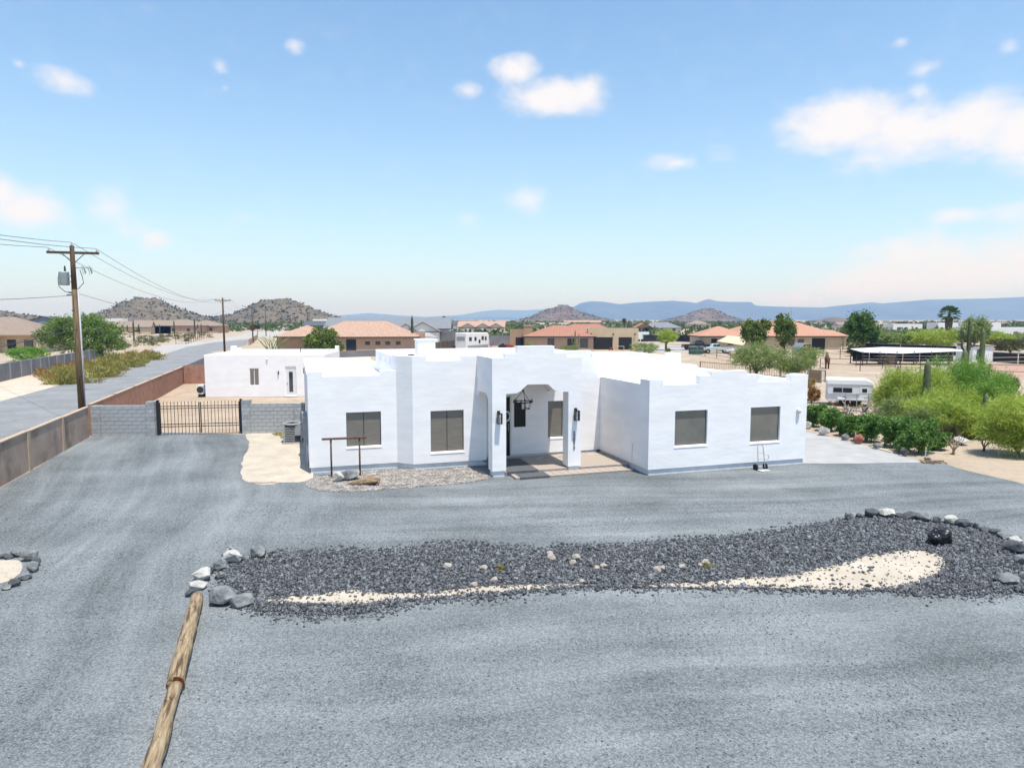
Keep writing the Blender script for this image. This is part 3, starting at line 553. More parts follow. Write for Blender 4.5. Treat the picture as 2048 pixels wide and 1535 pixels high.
def blockwall(name,label,a,b,h,pil=()):
    M_,l=run(a,b); o=thing(name,label,'wall',M_.translation,M_.to_euler().z)
    MB().box(.02,l-.02,-.085,.085,-.2,h-.02).build('core',T['mortar'],o)
    rows=int(round(h/.2)); n=int(l/.4); bl=l/n; mesh=None; hm=None
    for r_ in range(rows):
        off=0 if r_%2==0 else -bl/2
        for k in range(n+(1 if r_%2 else 0)):
            x0=max(off+k*bl,0); x1=min(off+(k+1)*bl,l)
            half=(x1-x0)<bl*.9; key=hm if half else mesh
            if key is None:
                ob=MB().box(.006,x1-x0-.006,-.1,.1,.006,.194).build('block',T['block'],o); ob.location=(x0,0,r_*.2)
                if half: hm=ob.data
                else: mesh=ob.data
            else:
                ob=bpy.data.objects.new('block',key); col.objects.link(ob); ob.parent=o; ob.location=(x0,random.uniform(-.004,.004),r_*.2)
    for x0,x1,hh in pil:
        pc=MB()
        for r_ in range(int(hh/.2)): pc.box(x0,x1,-.19,.19,r_*.2+.005,r_*.2+.195)
        pc.build('pilaster',T['block'],o)
    return o
gl,gr_=g(318.5,870.5),g(484,866.5)
A0=WA+Vector((.15,0,0)); A1=g(313,871)
l1=(A1-A0).length
blockwall('concrete_block_wall','grey concrete block wall between the stucco wall and the iron gate',A0,A1,1.6,((0.0,.45,1.6),(l1-.4,l1+.02,1.8)))
B0=g(487,866.5); B1=g(611,865); l2=(B1-B0).length
blockwall('concrete_block_wall','grey concrete block wall between the iron gate and the white house',B0,B1,1.6,((0,.42,1.8),(l2-.5,l2-.1,1.6)))
M_,gl_=run(gl,gr_); gt=thing('iron_gate','black wrought iron double driveway gate with spear pickets','gate',M_.translation,M_.to_euler().z)
for x in (.0,gl_): MB().box(x-.06,x+.06,-.06,.06,-.1,1.85).build('post',T['black'],gt)
pk=None
for s in (0,1):
    x0=.1+s*(gl_/2-.06); x1=x0+gl_/2-.14
    lf=MB().bar((x0,0,.1),(x0,0,1.72),.045).bar((x1,0,.1),(x1,0,1.72),.045)
    for z in (.45,.58,1.4,1.52): lf.bar((x0,0,z),(x1,0,z),.035)
    lf=lf.build('gate_leaf',T['black'],gt)
    n=11
    for k in range(1,n):
        x=x0+(x1-x0)*k/n
        if pk is None: ob=MB().bar((0,0,.06),(0,0,1.68),.022).tube([(0,0,1.66),(0,0,1.71),(0,0,1.78)],[.012,.022,.002],6).build('picket',T['black'],lf); pk=ob.data
        else: ob=bpy.data.objects.new('picket',pk); col.objects.link(ob); ob.parent=lf
        ob.location=(x,0,0)
# AC condenser
p=g(586,884.5); ac=thing('air_conditioner','grey louvred air conditioner condenser beside the left house wall','air conditioner',p,YAW)
MB().box(-.5,.5,-.5,.5,0,.07).build('pad',T['conc'],ac)
MB().box(-.38,.38,-.38,.38,.07,.88).build('coil',T['acdark'],ac)
cs=MB()
for x in (-.4,.4):
    for y in (-.4,.4): cs.box(x-.04,x+.04,y-.04,y+.04,.07,.92)
cs.box(.1,.42,-.43,-.39,.4,.92); cs.build('corner_post',T['acgrey'],ac,bevel=.01)
for k in range(9):
    z=.1+k*.085; MB().box(-.37,.1,-.43,-.4,z,z+.04).box(-.43,-.4,-.37,.37,z,z+.04).build('louvre',T['acgrey'],ac)
MB().lathe([(.46,.9),(.49,.92),(.49,.98),(.43,1.0),(.40,.96),(.36,.94)],24).build('top_ring',T['acgrey'],ac,True)
fg=MB()
for r_ in (.1,.2,.3): fg.tube([(r_*math.cos(t),r_*math.sin(t),.975) for t in np.linspace(0,2*math.pi,17)],.008,4)
for k in range(6): fg.bar((0,0,.975),(.42*math.cos(k*1.047),.42*math.sin(k*1.047),.975),.012)
fg.build('fan_guard',T['acdark'],ac)
MB().tube([(.4,-.2,.2),(.8,-.2,.15),(.95,-.2,.4)],.03).build('refrigerant_line',T['acdark'],ac)
# ------------------------------------------------------------------ utility poles and wires
PL=[WA+RD*s+RN*.95 for s in (-68,2.2,78.,150.,226.)]
PZ=[9.9,9.9,9.4,9.5,9.9]
def insul(parent,x,y,z): MB().lathe([(.02,0),(.06,.03),(.035,.06),(.065,.09),(.03,.12),(.05,.15),(.0,.17)],10,(x,y)).build('insulator',T['porcelain'],parent,True).location=(0,0,z)
ARM=math.atan2(RN.y,RN.x)
def pole(p,h,label,detail):
    o=thing('utility_pole',label,'utility pole',p,ARM,'utility poles along the road')
    zc=7.6 if detail else h
    MB().tube([(0,0,zc-.01),(0,0,h)],[.135,.11],14).build('upper_shaft' if detail else 'shaft',T['poleD'],o,True) if detail else MB().tube([(0,0,0),(0,0,h)],[.17,.12],10).build('shaft',T['poleD'],o,True)
    if detail: MB().tube([(0,0,-.2),(0,0,zc)],[.16,.135],14).build('lower_shaft',T['poleL'],o,True)
    MB().box(-1.22,1.22,-.2,-.1,h-.42,h-.29).build('crossarm',T['poleD'],o)
    MB().bar((-.5,-.16,h-.42),(-.08,-.13,h-.85),.035).bar((.5,-.16,h-.42),(.08,-.13,h-.85),.035).build('arm_brace',T['black'],o)
    for x in (-1.12,1.12): insul(o,x,-.15,h-.29)
    insul(o,0,0,h)
    if detail:
        MB().lathe([(0,7.82),(.23,7.82),(.245,7.86),(.245,8.46),(.255,8.49),(.22,8.54),(0,8.56)],20,(.46,-.05)).build('transformer',T['xfmr'],o,True)
        MB().lathe([(.03,8.54),(.07,8.6),(.035,8.64),(.06,8.7),(.035,8.74),(.045,8.8),(0,8.86)],10,(.4,-.05)).build('bushing',T['black'],o,True)
        MB().bar((.1,0,8.0),(.26,0,8.0),.07).bar((.1,0,8.3),(.26,0,8.3),.07).build('transformer_bracket',T['steel'],o)
        MB().tube([(.7,-.05,8.4),(.75,-.05,8.1),(.72,-.05,7.75),(.45,-.05,7.48),(.15,-.05,7.4)],.018).build('secondary_cable',T['wire'],o)
        MB().tube([(-.12,-.1,-.2),(-.12,-.12,7.6)],.07,12).build('conduit_riser',T['conduit'],o,True); MB().tube([(-.07,-.17,-.2),(-.07,-.15,6.0)],.1,12).build('wide_conduit',T['conduit'],o,True)
        for z in (2.2,4.0,5.95): MB().box(-.24,.17,-.3,-.26,z,z+.05).build('strap',T['steel'],o)
        MB().tube([(-.12,-.12,7.6),(-.42,-.12,7.95),(-.38,-.12,8.25),(-.28,-.12,8.65)],.018).build('riser_cable',T['wire'],o)
        for x in (-.45,-.75): 
            MB().tube([(x+.05,-.2,8.9),(x-.05,-.3,8.5)],.035,8).build('cutout_fuse',T['xfmr'],o,True); MB().tube([(x+.12,-.2,8.85),(x+.06,-.32,8.42),(x-.05,-.3,8.48)],.014,6).build('fuse_hinge',T['steel'],o)
        MB().bar((-.1,-.1,8.75),(-.85,-.2,8.75),.05).build('cutout_bracket',T['steel'],o)
        MB().box(.1,.3,-.12,.1,7.42,7.47).box(.1,.35,-.12,.1,7.28,7.33).build('service_clamp',T['black'],o)
    return o
pole(PL[1],PZ[1],'tall wooden utility pole with transformer beside the stucco wall',True)
pole(PL[2],PZ[2],'dark utility pole rising behind the white guest house roof',False)
pole(PL[3],PZ[3],'third utility pole along the road, before the rocky hill',False)
pole(PL[4],PZ[4],'farthest utility pole, thin against the rocky hill',False)
def wire(a,b,sag,label,r=.012):
    a,b=Vector(a),Vector(b); o=MB().tube([a.lerp(b,t)-Vector((0,0,4*sag*t*(1-t))) for t in np.linspace(0,1,18)],r,5,False).build('overhead_wire',T['wire']); tag(o,label,'wire','overhead wires between the poles')
for s in range(4):
    a,b=PL[s],PL[s+1]; nm=('passing overhead left of the photo to the transformer pole','from the transformer pole to the pole behind the guest house','from the guest house pole to the third pole','between the two farthest poles')[s]
    for off,dz,w in ((1.12,-.12,'left crossarm'),(-1.12,-.12,'right crossarm'),(0,.17,'pole top')):
        wire(a+RN*off*1+Vector((0,0,PZ[s]+dz)),b+RN*off+Vector((0,0,PZ[s+1]+dz)),1.5,f'{w} power line {nm}')
    wire(a+Vector((0,0,7.45)),b+Vector((0,0,7.3)),1.1,f'neutral line below the crossarm {nm}'); wire(a+Vector((0,0,5.6)),b+Vector((0,0,5.5)),1.2,f'lowest cable {nm}',.018)
pe=g(-40,690,3.4); wire(PL[1]+Vector((-.1,0,5.9)),pe+Vector((0,0,.2)),.5,'service cable sloping from the transformer pole to the far left house',.016)
# ------------------------------------------------------------------ rocks, gravel beds, logs in the forecourt
def rockmesh(seed,w,d,h,n=22,lump=.25):
    r=random.Random(seed); bm=bmesh.new()
    for _ in range(n):
        v=Vector((r.gauss(0,1),r.gauss(0,1),r.gauss(0,1))).normalized()*r.uniform(1-lump,1); bm.verts.new((v.x*w/2,v.y*d/2,(v.z*.5+.36)*h))
    bmesh.ops.convex_hull(bm,input=bm.verts); 
    for v in [v for v in bm.verts if not v.link_faces]: bm.verts.remove(v)
    bmesh.ops.bevel(bm,geom=bm.edges[:],offset=min(w,d,h)*.05,segments=1,affect='EDGES',clamp_overlap=True)
    bmesh.ops.recalc_face_normals(bm,faces=bm.faces); me=bpy.data.meshes.new('rock'); bm.to_mesh(me); bm.free(); return me
_rs=[0]
def rock(px,py,wpx,hpx,m,label,name='boulder',group='rocks edging the gravel beds',dk=.9,n=22):
    p=g(px,py); k=1/ppm(p); w=wpx*k*1.28; h=max(hpx*k*1.38,.06); _rs[0]+=1
    o=link(name,rockmesh(_rs[0]*13,w,w*dk,h,n),T[m]); o.location=(p.x,p.y+w*dk*.3,h*.06); o.rotation_euler=(0,0,random.uniform(0,.6)); return tag(o,label,'rock',group)
# ring of the far left bed
NW=('first','second','third','fourth','fifth','sixth','seventh','eighth','ninth','tenth','eleventh','twelfth','thirteenth','fourteenth','fifteenth','sixteenth')
for i,(x,y,w,h,m) in enumerate([(4,1118,16,9,'bould_d'),(14,1119,18,9,'bould_d'),(32,1115,26,17,'bould_g'),(52,1124,30,24,'bould_g'),(69,1134,16,20,'bould_d'),(61,1147,22,20,'bould_g'),(54,1158,12,12,'bould_d'),(40,1163,30,14,'bould_g'),(24,1176,22,16,'bould_d'),(10,1181,18,10,'bould_g')]):
    rock(x,y,w,h,m,f'{NW[i]} rock clockwise round the small sand bed at the left edge')
L1=['tan and grey boulder at the top end of the left rock curve','small round grey stone next to the topmost tan boulder','pale splintered rock with white driftwood on it','angular grey block with a dark face in the left rock curve','small dark stone below the angular grey block','large pale cream rock midway down the left rock curve','flat white slab rock above the log end','dark stone beneath the flat white slab','small tan stone inside the left rock curve','large pale grey wedge boulder right of the log end','long rough grey boulder at the bottom of the left rock curve']
for (x,y,w,h,m),lb in zip([(512,1119,34,24,'bould_g'),(488,1123,20,19,'bould_g'),(460,1130,34,24,'bould_w'),(437,1143,26,22,'bould_g'),(420,1149,15,15,'bould_d'),(401,1164,36,24,'bould_w'),(390,1184,34,18,'bould_w'),(378,1195,20,14,'bould_d'),(437,1186,22,10,'bould_w'),(440,1214,54,34,'bould_g'),(478,1219,44,26,'bould_g')],L1): rock(x,y,w,h,m,lb)
dw=MB().tube([g(444,1112)+Vector((0,0,.02)),g(462,1118)+Vector((0,0,.3)),g(480,1124)+Vector((0,0,.22)),g(488,1118)+Vector((0,0,.24))],[.03,.035,.03,.015],6).build('driftwood_stick',T['bould_w'],smooth=True); tag(dw,'bleached white stick lying on the splintered pale rock','stick')
for i,(x,y,w,h,m) in enumerate([(1700,1041,18,15,'bould_g'),(1722,1037,16,9,'bould_d'),(1748,1036,32,15,'bould_d'),(1780,1037,38,16,'bould_w'),(1800,1038,16,12,'bould_d'),(1824,1041,34,15,'bould_d'),(1853,1045,30,18,'bould_g'),(1876,1049,16,14,'bould_d'),(1906,1051,26,18,'bould_w'),(1934,1057,32,16,'bould_d'),(1954,1060,12,14,'bould_d'),(1975,1065,24,8,'bould_d'),(1994,1071,20,12,'bould_d'),(2016,1080,28,12,'bould_g'),(2038,1088,28,13,'bould_w'),(2040,1110,40,26,'bould_d')]):
    rock(x,y,w,h,m,f'{NW[i]} rock from the left along the back of the right gravel bed',n=20)
for (x,y,w,h,m),lb in zip([(2052,1132,30,20,'bould_g'),(2030,1172,50,17,'bould_g'),(2005,1168,24,12,'bould_d')],['grey boulder cut by the right photo edge','long pale topped boulder at the lower right of the gravel bed','dark stone left of the long boulder at lower right']): rock(x,y,w,h,m,lb)
island=smoothpoly(pxs([(455,1155),(480,1130),(535,1108),(620,1105),(700,1100),(790,1103),(870,1089),(960,1090),(1030,1096),(1090,1103),(1140,1092),(1250,1091),(1400,1078),(1490,1072),(1560,1062),(1640,1050),(1700,1042),(1780,1036),(1880,1044),(1960,1060),(2030,1085),(2120,1115),(2120,1160),(2020,1185),(1920,1192),(1800,1187),(1650,1183),(1500,1181),(1300,1177),(1150,1178),(980,1195),(850,1203),(760,1222),(650,1230),(560,1226),(500,1215),(505,1190),(470,1175)]),5,.06)
ic=sum((Vector(q) for q in island),Vector((0,0)))/len(island); sheet('gravel_bed',[(a+(.12 if ic.x>a else -.12)*.6,b+(.22 if ic.y>b else -.22)) for a,b in island],.016,T['bgstone'])
sandp=[smoothpoly(pxs(q),6,.018) for q in ([(510,1202),(560,1196),(640,1188),(700,1180),(760,1186),(850,1186),(960,1174),(1060,1170),(1120,1168),(1200,1171),(1130,1176),(1000,1185),(900,1194),(800,1201),(700,1210),(600,1209)],[(1225,1173),(1300,1170),(1420,1164),(1480,1156),(1560,1152),(1620,1140),(1680,1128),(1750,1108),(1830,1101),(1880,1111),(1892,1130),(1868,1155),(1800,1176),(1700,1182),(1550,1177),(1400,1176)])]
for i,q in enumerate(sandp): sheet('sand_strip',q,.024+i*.002,T['patch'])
sheet('left_sand_bed',smoothpoly(pxs([(-40,1125),(10,1121),(38,1122),(45,1135),(36,1152),(20,1162),(-40,1172)]),4),.02,T['patch'])
def inpoly(px,py,poly):
    ins=np.zeros(len(px),bool); n=len(poly)
    for i in range(n):
        x0,y0=poly[i][0],poly[i][1]; x1,y1=poly[(i+1)%n][0],poly[(i+1)%n][1]
        c=((y0>py)!=(y1>py)); ins^= c&(px<(x1-x0)*(py-y0)/(y1-y0+1e-12)+x0)
    return ins
OCT=np.array([(1,0,0),(0,1,0),(-1,0,0),(0,-1,0),(0,0,1),(0,0,-1)],float); OF=np.array([(0,1,4),(1,2,4),(2,3,4),(3,0,4),(1,0,5),(2,1,5),(3,2,5),(0,3,5)])
def stones(name,x,y,z,size,m,flat=.7):
    n=len(x); v=OCT[None]*np.ones((n,1,1)); v=v+rng.normal(0,.28,(n,6,3)); s=size*rng.uniform(.6,1.3,n); v*=s[:,None,None]; v[:,:,2]*=flat
    a=rng.uniform(0,6.28,n); c,sn=np.cos(a)[:,None],np.sin(a)[:,None]; X=v[:,:,0]*c-v[:,:,1]*sn; Y=v[:,:,0]*sn+v[:,:,1]*c
    v=np.stack([X+x[:,None],Y+y[:,None],v[:,:,2]+(z+s*flat*.35)[:,None]],-1); f=OF[None]+np.arange(n)[:,None,None]*6
    return npmesh(name,v.reshape(-1,3),f.reshape(-1,3),m,kind='stuff')
def scatter(poly,n):
    q=np.array([(p[0],p[1]) for p in poly]); lo,hi=q.min(0),q.max(0); x=rng.uniform(lo[0],hi[0],n); y=rng.uniform(lo[1],hi[1],n); k=inpoly(x,y,poly); return x[k],y[k]
x,y=scatter(island,150000); k=np.ones(len(x),bool)
for q in sandp: k&=~(inpoly(x,y,q)&(rng.uniform(0,1,len(x))>.035))
x,y=x[k],y[k]; e_=rng.uniform(0,1,len(x)); x=x+rng.normal(0,.1,len(x))*(e_>.5); y=y+rng.normal(0,.13,len(x))*(e_>.5); z=.02+.07*np.clip(np.sin(x*.9)+np.sin(y*2.1+x*.4),0,2)*.5*0+.02*rng.uniform(0,1,len(x))
def edge(poly,n,sd):
    q=np.array([(p[0],p[1]) for p in poly]); i=rng.integers(0,len(q),n); t=rng.uniform(0,1,n)[:,None]; w=q[i]*(1-t)+q[(i+1)%len(q)]*t+rng.normal(0,sd,(n,2)); return w[:,0],w[:,1]
for q,n_,sd in ((sandp[0],800,.06),(sandp[1],900,.08),(island,4200,.2)):
    a_,b_=edge(q,n_,sd); x=np.concatenate([x,a_]); y=np.concatenate([y,b_]); z=np.concatenate([z,np.full(n_,.018)])
tag(stones('crushed_rock',x,y,z,.024*rng.lognormal(0,.36,len(x)),T['bgstone']),'dark crushed rock heaped in the long planting bed','gravel')
rb=smoothpoly(pxs([(612,966),(640,953),(720,944),(800,938),(870,940),(940,935),(972,948),(980,956),(930,966),(860,972),(760,980),(690,984),(630,980)]),4,.03)
sheet('river_rock_bed',rb,.022,T['rivstone']); x,y=scatter(rb,9000); tag(stones('river_rock',x,y,np.full(len(x),.02),.032,T['rivstone']),'pale river rock spread below the front windows','gravel')
dpoly=[(-9.5,6.8),(9.5,6.8),(16,22),(-17,22)]; x,y=scatter(dpoly,46000); nz=np.sin(x*.8+y*.33)+np.sin(y*1.7-x*.5)+np.sin(x*2.3+1)*.6; k=(nz+rng.normal(0,.9,len(x)))>.5; x,y=x[k],y[k]
tag(stones('loose_gravel',x,y,np.full(len(x),.012),.016,T['gstone'],.6),'loose grey stones strewn over the driveway','gravel')
CB=[(895,1136,12,'round pale cobble left of the yellow weed'),(967,1138,10,'greyish cobble beside the yellow weed'),(948,1170,9,'tan cobble at the edge of the sand strip'),(988,1162,10,'dusty cobble below the yellow weed'),(1100,1108,9,'upper white cobble of the pair on the bed'),(1103,1117,11,'darker cobble of the pair on the bed'),(1152,1118,12,'large grey cobble right of the cobble pair'),(1146,1126,9,'cream cobble touching the large grey one'),(1164,1163,8,'lone pale cobble near the sand strip end'),(1194,1136,8,'small pale cobble in the middle of the bed'),(1208,1133,9,'white cobble left of the three stone cluster'),(1316,1142,11,'dark cobble of the cluster with orange dirt'),(1325,1136,8,'pale cobble of the cluster with orange dirt'),(1365,1136,10,'single grey cobble between two clusters'),(1413,1128,11,'pale cobble farthest right on the bed'),(1402,1131,8,'grey cobble left of the farthest right pale one')]
for x_,y_,w,lb in CB: rock(x_,y_+5,w*1.5,w*1.1,'cobble',lb,'cobble','cobbles scattered on the dark bed',n=40)
# logs
def logo(a,b,r0,r1,label,redend=False):
    a,b=g(*a),g(*b); l=(b-a).length; d=(b-a).normalized(); n=14; pts=[]; rad=[]
    for i in range(n+1):
        t=i/n; pts.append((random.uniform(-.012,.012),l*t,r0+(r1-r0)*t+random.uniform(-.006,.006))); rad.append((r0+(r1-r0)*t)*random.uniform(.965,1.03))
    o=thing('log',label,'log',a,math.atan2(d.y,d.x)-math.pi/2,'logs laid end to end on the gravel'); MB().tube(pts,rad,20).build('trunk',T['log'],o,True)
    for s in (.22,.62): MB().tube([(.0,l*s,r0*1.9),(.05,l*s+.05,r0*2.05)],[.05,.03],8).build('knot',T['log'],o,True)
    if redend: MB().tube([(0,l-.002,r1),(0,l+.004,r1)],r1*.97,20).build('cut_end',T['redend'],o)
    return o
logo((394,1206),(351,1385),.128,.14,'weathered tan log running toward the camera from the rocks, reddish cut end',True)
logo((352,1384),(290,1600),.105,.125,'nearer weathered log with dark stains, cut by the photo bottom')
# hitching rack, boulders, stump under the window
p=g(692,953); a_=math.atan2((g(721,951)-g(666,954)).y,(g(721,951)-g(666,954)).x); hr=thing('hitching_rack','rusty steel hitching rack standing before the left window','hitching rack',p,a_)
for s in (-1,1): MB().tube([(s*.53,0,-.1),(s*.53,0,1.46)],.035,10).build('post',T['rust'],hr,True)
MB().box(-.86,.80,-.06,.06,1.46,1.53).build('crossbeam',T['rust'],hr,bevel=.01)
rock(674,965,22,19,'bould_w','smaller pale grey boulder at the left rack post',group='boulders under the hitching rack'); rock(697,963,38,21,'bould_g','larger pale grey boulder under the hitching rack',group='boulders under the hitching rack')
p=g(726,970); st=thing('driftwood_stump','brown weathered stump with splayed roots lying on river rock','stump',p,.1)
for k in range(7):
    t=k/6-.5; MB().tube([(-.55,.02*t,.05),(-.1,.12*t,.1+.06*(k%2)),(.3,.3*t,.16+.05*(k%3)),(.5+.12*random.random(),.5*t,.2*random.random()+.06),(.6,.62*t,.02+.25*random.random())],[.03,.07,.075,.04,.012],7).build('root',T['wood'],st,True)
# black bag
p=g(1886,1093); me=rockmesh(991,.66,.5,.66,60,.12); o=link('plastic_bag',me,T['bag']); o.location=(p.x,p.y+.15,-.02); sb=o.modifiers.new('s','SUBSURF'); sb.levels=sb.render_levels=2
dt=o.modifiers.new('d','DISPLACE'); tx=bpy.data.textures.new('crumple','CLOUDS'); tx.noise_scale=.12; dt.texture=tx; dt.strength=.09; me.shade_smooth(); tag(o,'crumpled black plastic bag lying on the dark gravel','bag')
# ------------------------------------------------------------------ vegetation makers
def leaves(blobs,n,ll,lw,seed,clump=.28,hang=0.,shell=.45):
    r=np.random.default_rng(seed); vol=np.array([b[3]*b[4]*b[5] for b in blobs])**.7; pr=vol/vol.sum(); V=[]
    for b,cnt in zip(blobs,(pr*n).astype(int)):
        if cnt<4: continue
        kc=max(6,cnt//26); d=r.normal(size=(kc,3)); d/=np.linalg.norm(d,axis=1)[:,None]; rad=r.uniform(shell,1.05,kc)**.6; c=d*rad[:,None]
        idx=r.integers(0,kc,cnt); p=c[idx]+r.normal(0,clump,(cnt,3))*.55; p=p*np.array(b[3:6])+np.array(b[:3]); V.append(np.concatenate([p,d[idx]],1))
    V=np.concatenate(V); p,dr=V[:,:3],V[:,3:]; n=len(p); p[:,2]=np.maximum(p[:,2],.03)
    ax=dr*.7+r.normal(0,.6,(n,3)); ax[:,2]-=hang; ax/=np.linalg.norm(ax,axis=1)[:,None]; q=np.cross(ax,r.normal(size=(n,3))); q/=np.linalg.norm(q,axis=1)[:,None]
    s=r.uniform(.6,1.3,n)[:,None]; a=ax*ll*s/2; b=q*lw*s/2
    v=np.stack([p-a,p+b-a*.1,p+a,p-b-a*.1],1).reshape(-1,3); f=np.arange(4*n).reshape(-1,4); return v,f
def tree(name,label,cat,loc,blobs,n,ll,lw,m,seed,trunk=True,tr=.12,hang=0.,clump=.28,group=None,bark='bark',shell=.45,nl=6,trunkname='trunk',crownname='crown'):
    o=thing(name,label,cat,loc,0,group); r=random.Random(seed); v,f=leaves(blobs,n,ll,lw,seed,clump,hang,shell); npmesh(crownname,v,f,T[m],o)
    if trunk:
        t=MB(); cz=sum(b[2] for b in blobs)/len(blobs); base=min(b[2]-b[5] for b in blobs); fk=max(base*.9,.25)
        t.tube([(0,0,-.15),(tr*.3,0,fk*.5),(0,tr*.4,fk)],[tr*1.25,tr,tr*.85],9)
        for k in range(nl):
            b=blobs[k%len(blobs)]; e=Vector(b[:3])+Vector((r.uniform(-.5,.5)*b[3],r.uniform(-.5,.5)*b[4],r.uniform(0,.6)*b[5])); s=Vector((0,0,fk*.9)); mid=s.lerp(e,.5)+Vector((r.uniform(-.2,.2),r.uniform(-.2,.2),.15))*tr*6
            t.tube([s,mid,e],[tr*.65,tr*.4,tr*.1],6)
        t.build(trunkname,T[bark],o,True)
    return o
def rblobs(w,h,z0,k,seed,dep=None):      # k lobes filling a crown w wide, from z0 to h
    r=random.Random(seed); dep=dep or w*.85; out=[(0,0,(z0+h)/2,w*.36,dep*.36,(h-z0)*.42)]
    for i in range(k):
        a=2*math.pi*i/k+r.uniform(-.4,.4); z=r.uniform(z0+.2*(h-z0),h-.22*(h-z0)); out.append((math.cos(a)*w*.31*r.uniform(.6,1.1),math.sin(a)*dep*.31*r.uniform(.6,1.1),z,w*r.uniform(.14,.22),dep*r.uniform(.14,.22),(h-z0)*r.uniform(.16,.26)))
    return out
def pxtree(name,label,cat,px,py,topy,wpx,n,ll,lw,m,seed,z0f=.3,k=7,**kw):
    p=g(px,py); h=zat(p,topy); w=wpx/ppm(p); return tree(name,label,cat,p,rblobs(w,h,h*z0f,k,seed),n,ll,lw,m,seed,**kw)
# oleander hedge on the right of the drive
OL=[(1626,857,805,56,'first oleander by the white garage corner'),(1660,866,812,60,'second oleander from the garage corner, behind the tan boulder'),(1700,876,826,62,'third oleander from the garage corner, behind the red rock'),(1742,888,824,66,'middle dense oleander of the hedge beside the apron'),(1786,898,830,76,'fifth oleander from the garage corner, tall and dark'),(1836,911,834,92,'largest oleander at the drive end of the hedge'),(1872,903,862,62,'low thin oleander at the far right hedge end')]
for i,(x_,y_,ty,w,lb) in enumerate(OL): pxtree('oleander_shrub',lb,'shrub',x_,y_-4,ty,w,9000,.15,.045,'leafG',100+i,z0f=.02,k=9,group='oleander hedge',tr=.03,clump=.22,nl=8,shell=.3)
for (x_,y_,w,h,m,lb) in [(1617,858,18,13,'bould_w','pale rounded rock at the garage corner end of the hedge'),(1651,872,22,17,'bould_w','large tan boulder at the foot of the hedge'),(1693,882,15,13,'bould_g','blue grey boulder left of the red rock'),(1719,889,17,18,'bould_r','red rock at the foot of the hedge'),(1759,899,18,13,'bould_g','rounded blue grey rock right of the red rock'),(1811,913,17,17,'bould_d','dark upright rock at the foot of the largest oleander'),(1858,922,14,7,'bould_g','flat grey rock at the drive end of the hedge')]: rock(x_,y_,w,h,m,lb,group='rocks along the hedge')
for x_,y_,ty,lb in ((1710,887,863,'pale marker stake left of the red rock'),(1850,920,893,'pale marker stake at the drive end of the hedge')):
    p=g(x_,y_); o=MB().tube([(0,0,-.1),(.01,0,zat(p,ty)-.05),(.01,0,zat(p,ty))],[.022,.022,.012],6).build('marker_stake',T['stake']); o.location=p; tag(o,lb,'stake','marker stakes along the hedge')
o=MB().bar(g(1742,895)+Vector((0,0,.05)),g(1785,906)+Vector((0,0,.05)),.16,.06).build('edging_plank',T['stake'],bevel=.01); tag(o,'pale wooden edging plank lying below the hedge','plank')
for i,(x_,y_,w) in enumerate(((1866,925,26),(1882,930,22))): pass
p=g(1868,926); bp_=thing('bark_debris','heap of brown bark scraps at the end of the hedge','debris',p)
for k in range(14): MB().bar((random.uniform(-.5,.5),random.uniform(-.25,.4),.03),(random.uniform(-.5,.5),random.uniform(-.25,.4),.09),.07,.03).build('bark_scrap',T['wood'],bp_)
# palo verde and desert garden
PV=[(1806,832,742,96,'leafY','yellow green palo verde behind the horse trailer hitch'),(1848,840,735,110,'leafY','palo verde bush below the leaning saguaro'),(1905,832,712,120,'leafV','tall vivid green palo verde in the middle of the desert garden'),(1958,838,738,110,'leafV','vivid green bush left of the dark olive shrub'),(1880,868,800,130,'leafY','low feathery palo verde above the creosote'),(1950,872,808,120,'leafY','low feathery palo verde around the small saguaro'),(1820,852,795,110,'leafM','pale feathery bush behind the oleanders'),(2036,912,792,120,'leafY','palo verde hanging in at the right photo edge'),(1990,872,826,60,'leafM','thin palo verde branch clump left of the right edge tree'),(1784,828,772,56,'leafM','pale bush right of the trailer behind the antler pile'),(1900,858,778,90,'leafY','yellow green bush left of the short saguaro'),(1845,872,818,70,'leafM','grey green wispy bush just behind the largest oleander'),(2030,868,790,90,'leafY','yellow green bush behind the right edge tree'),(1870,812,742,90,'leafV','vivid green bush between the two stout saguaros')]
for i,(x_,y_,ty,w,m,lb) in enumerate(PV): pxtree('palo_verde',lb,'tree',x_,y_,ty-4,w*1.3,19000,.3,.024,m,200+i,z0f=.0,k=14,group='palo verdes of the desert garden',tr=.07,clump=.42,nl=12,shell=.15)
pxtree('olive_shrub','dark olive brown shrub right of the vivid green bushes','shrub',2003,812,745,66,7000,.16,.05,'leafO',301,z0f=.05,k=8,tr=.05)
pxtree('dry_bush','orange brown dry bush left of the horse trailer','shrub',1627,806,770,34,4000,.14,.03,'rustweed',302,z0f=.0,k=6,trunk=False)
pxtree('dry_bush','smaller tan dry bush above the orange one by the trailer','shrub',1622,776,756,22,2000,.14,.03,'dry',303,z0f=.0,k=5,trunk=False)
pxtree('creosote_bush','wiry grey green creosote bush among the garden logs','shrub',1896,884,845,46,2600,.3,.015,'leafO',304,z0f=.0,k=6,hang=-.9,tr=.04)
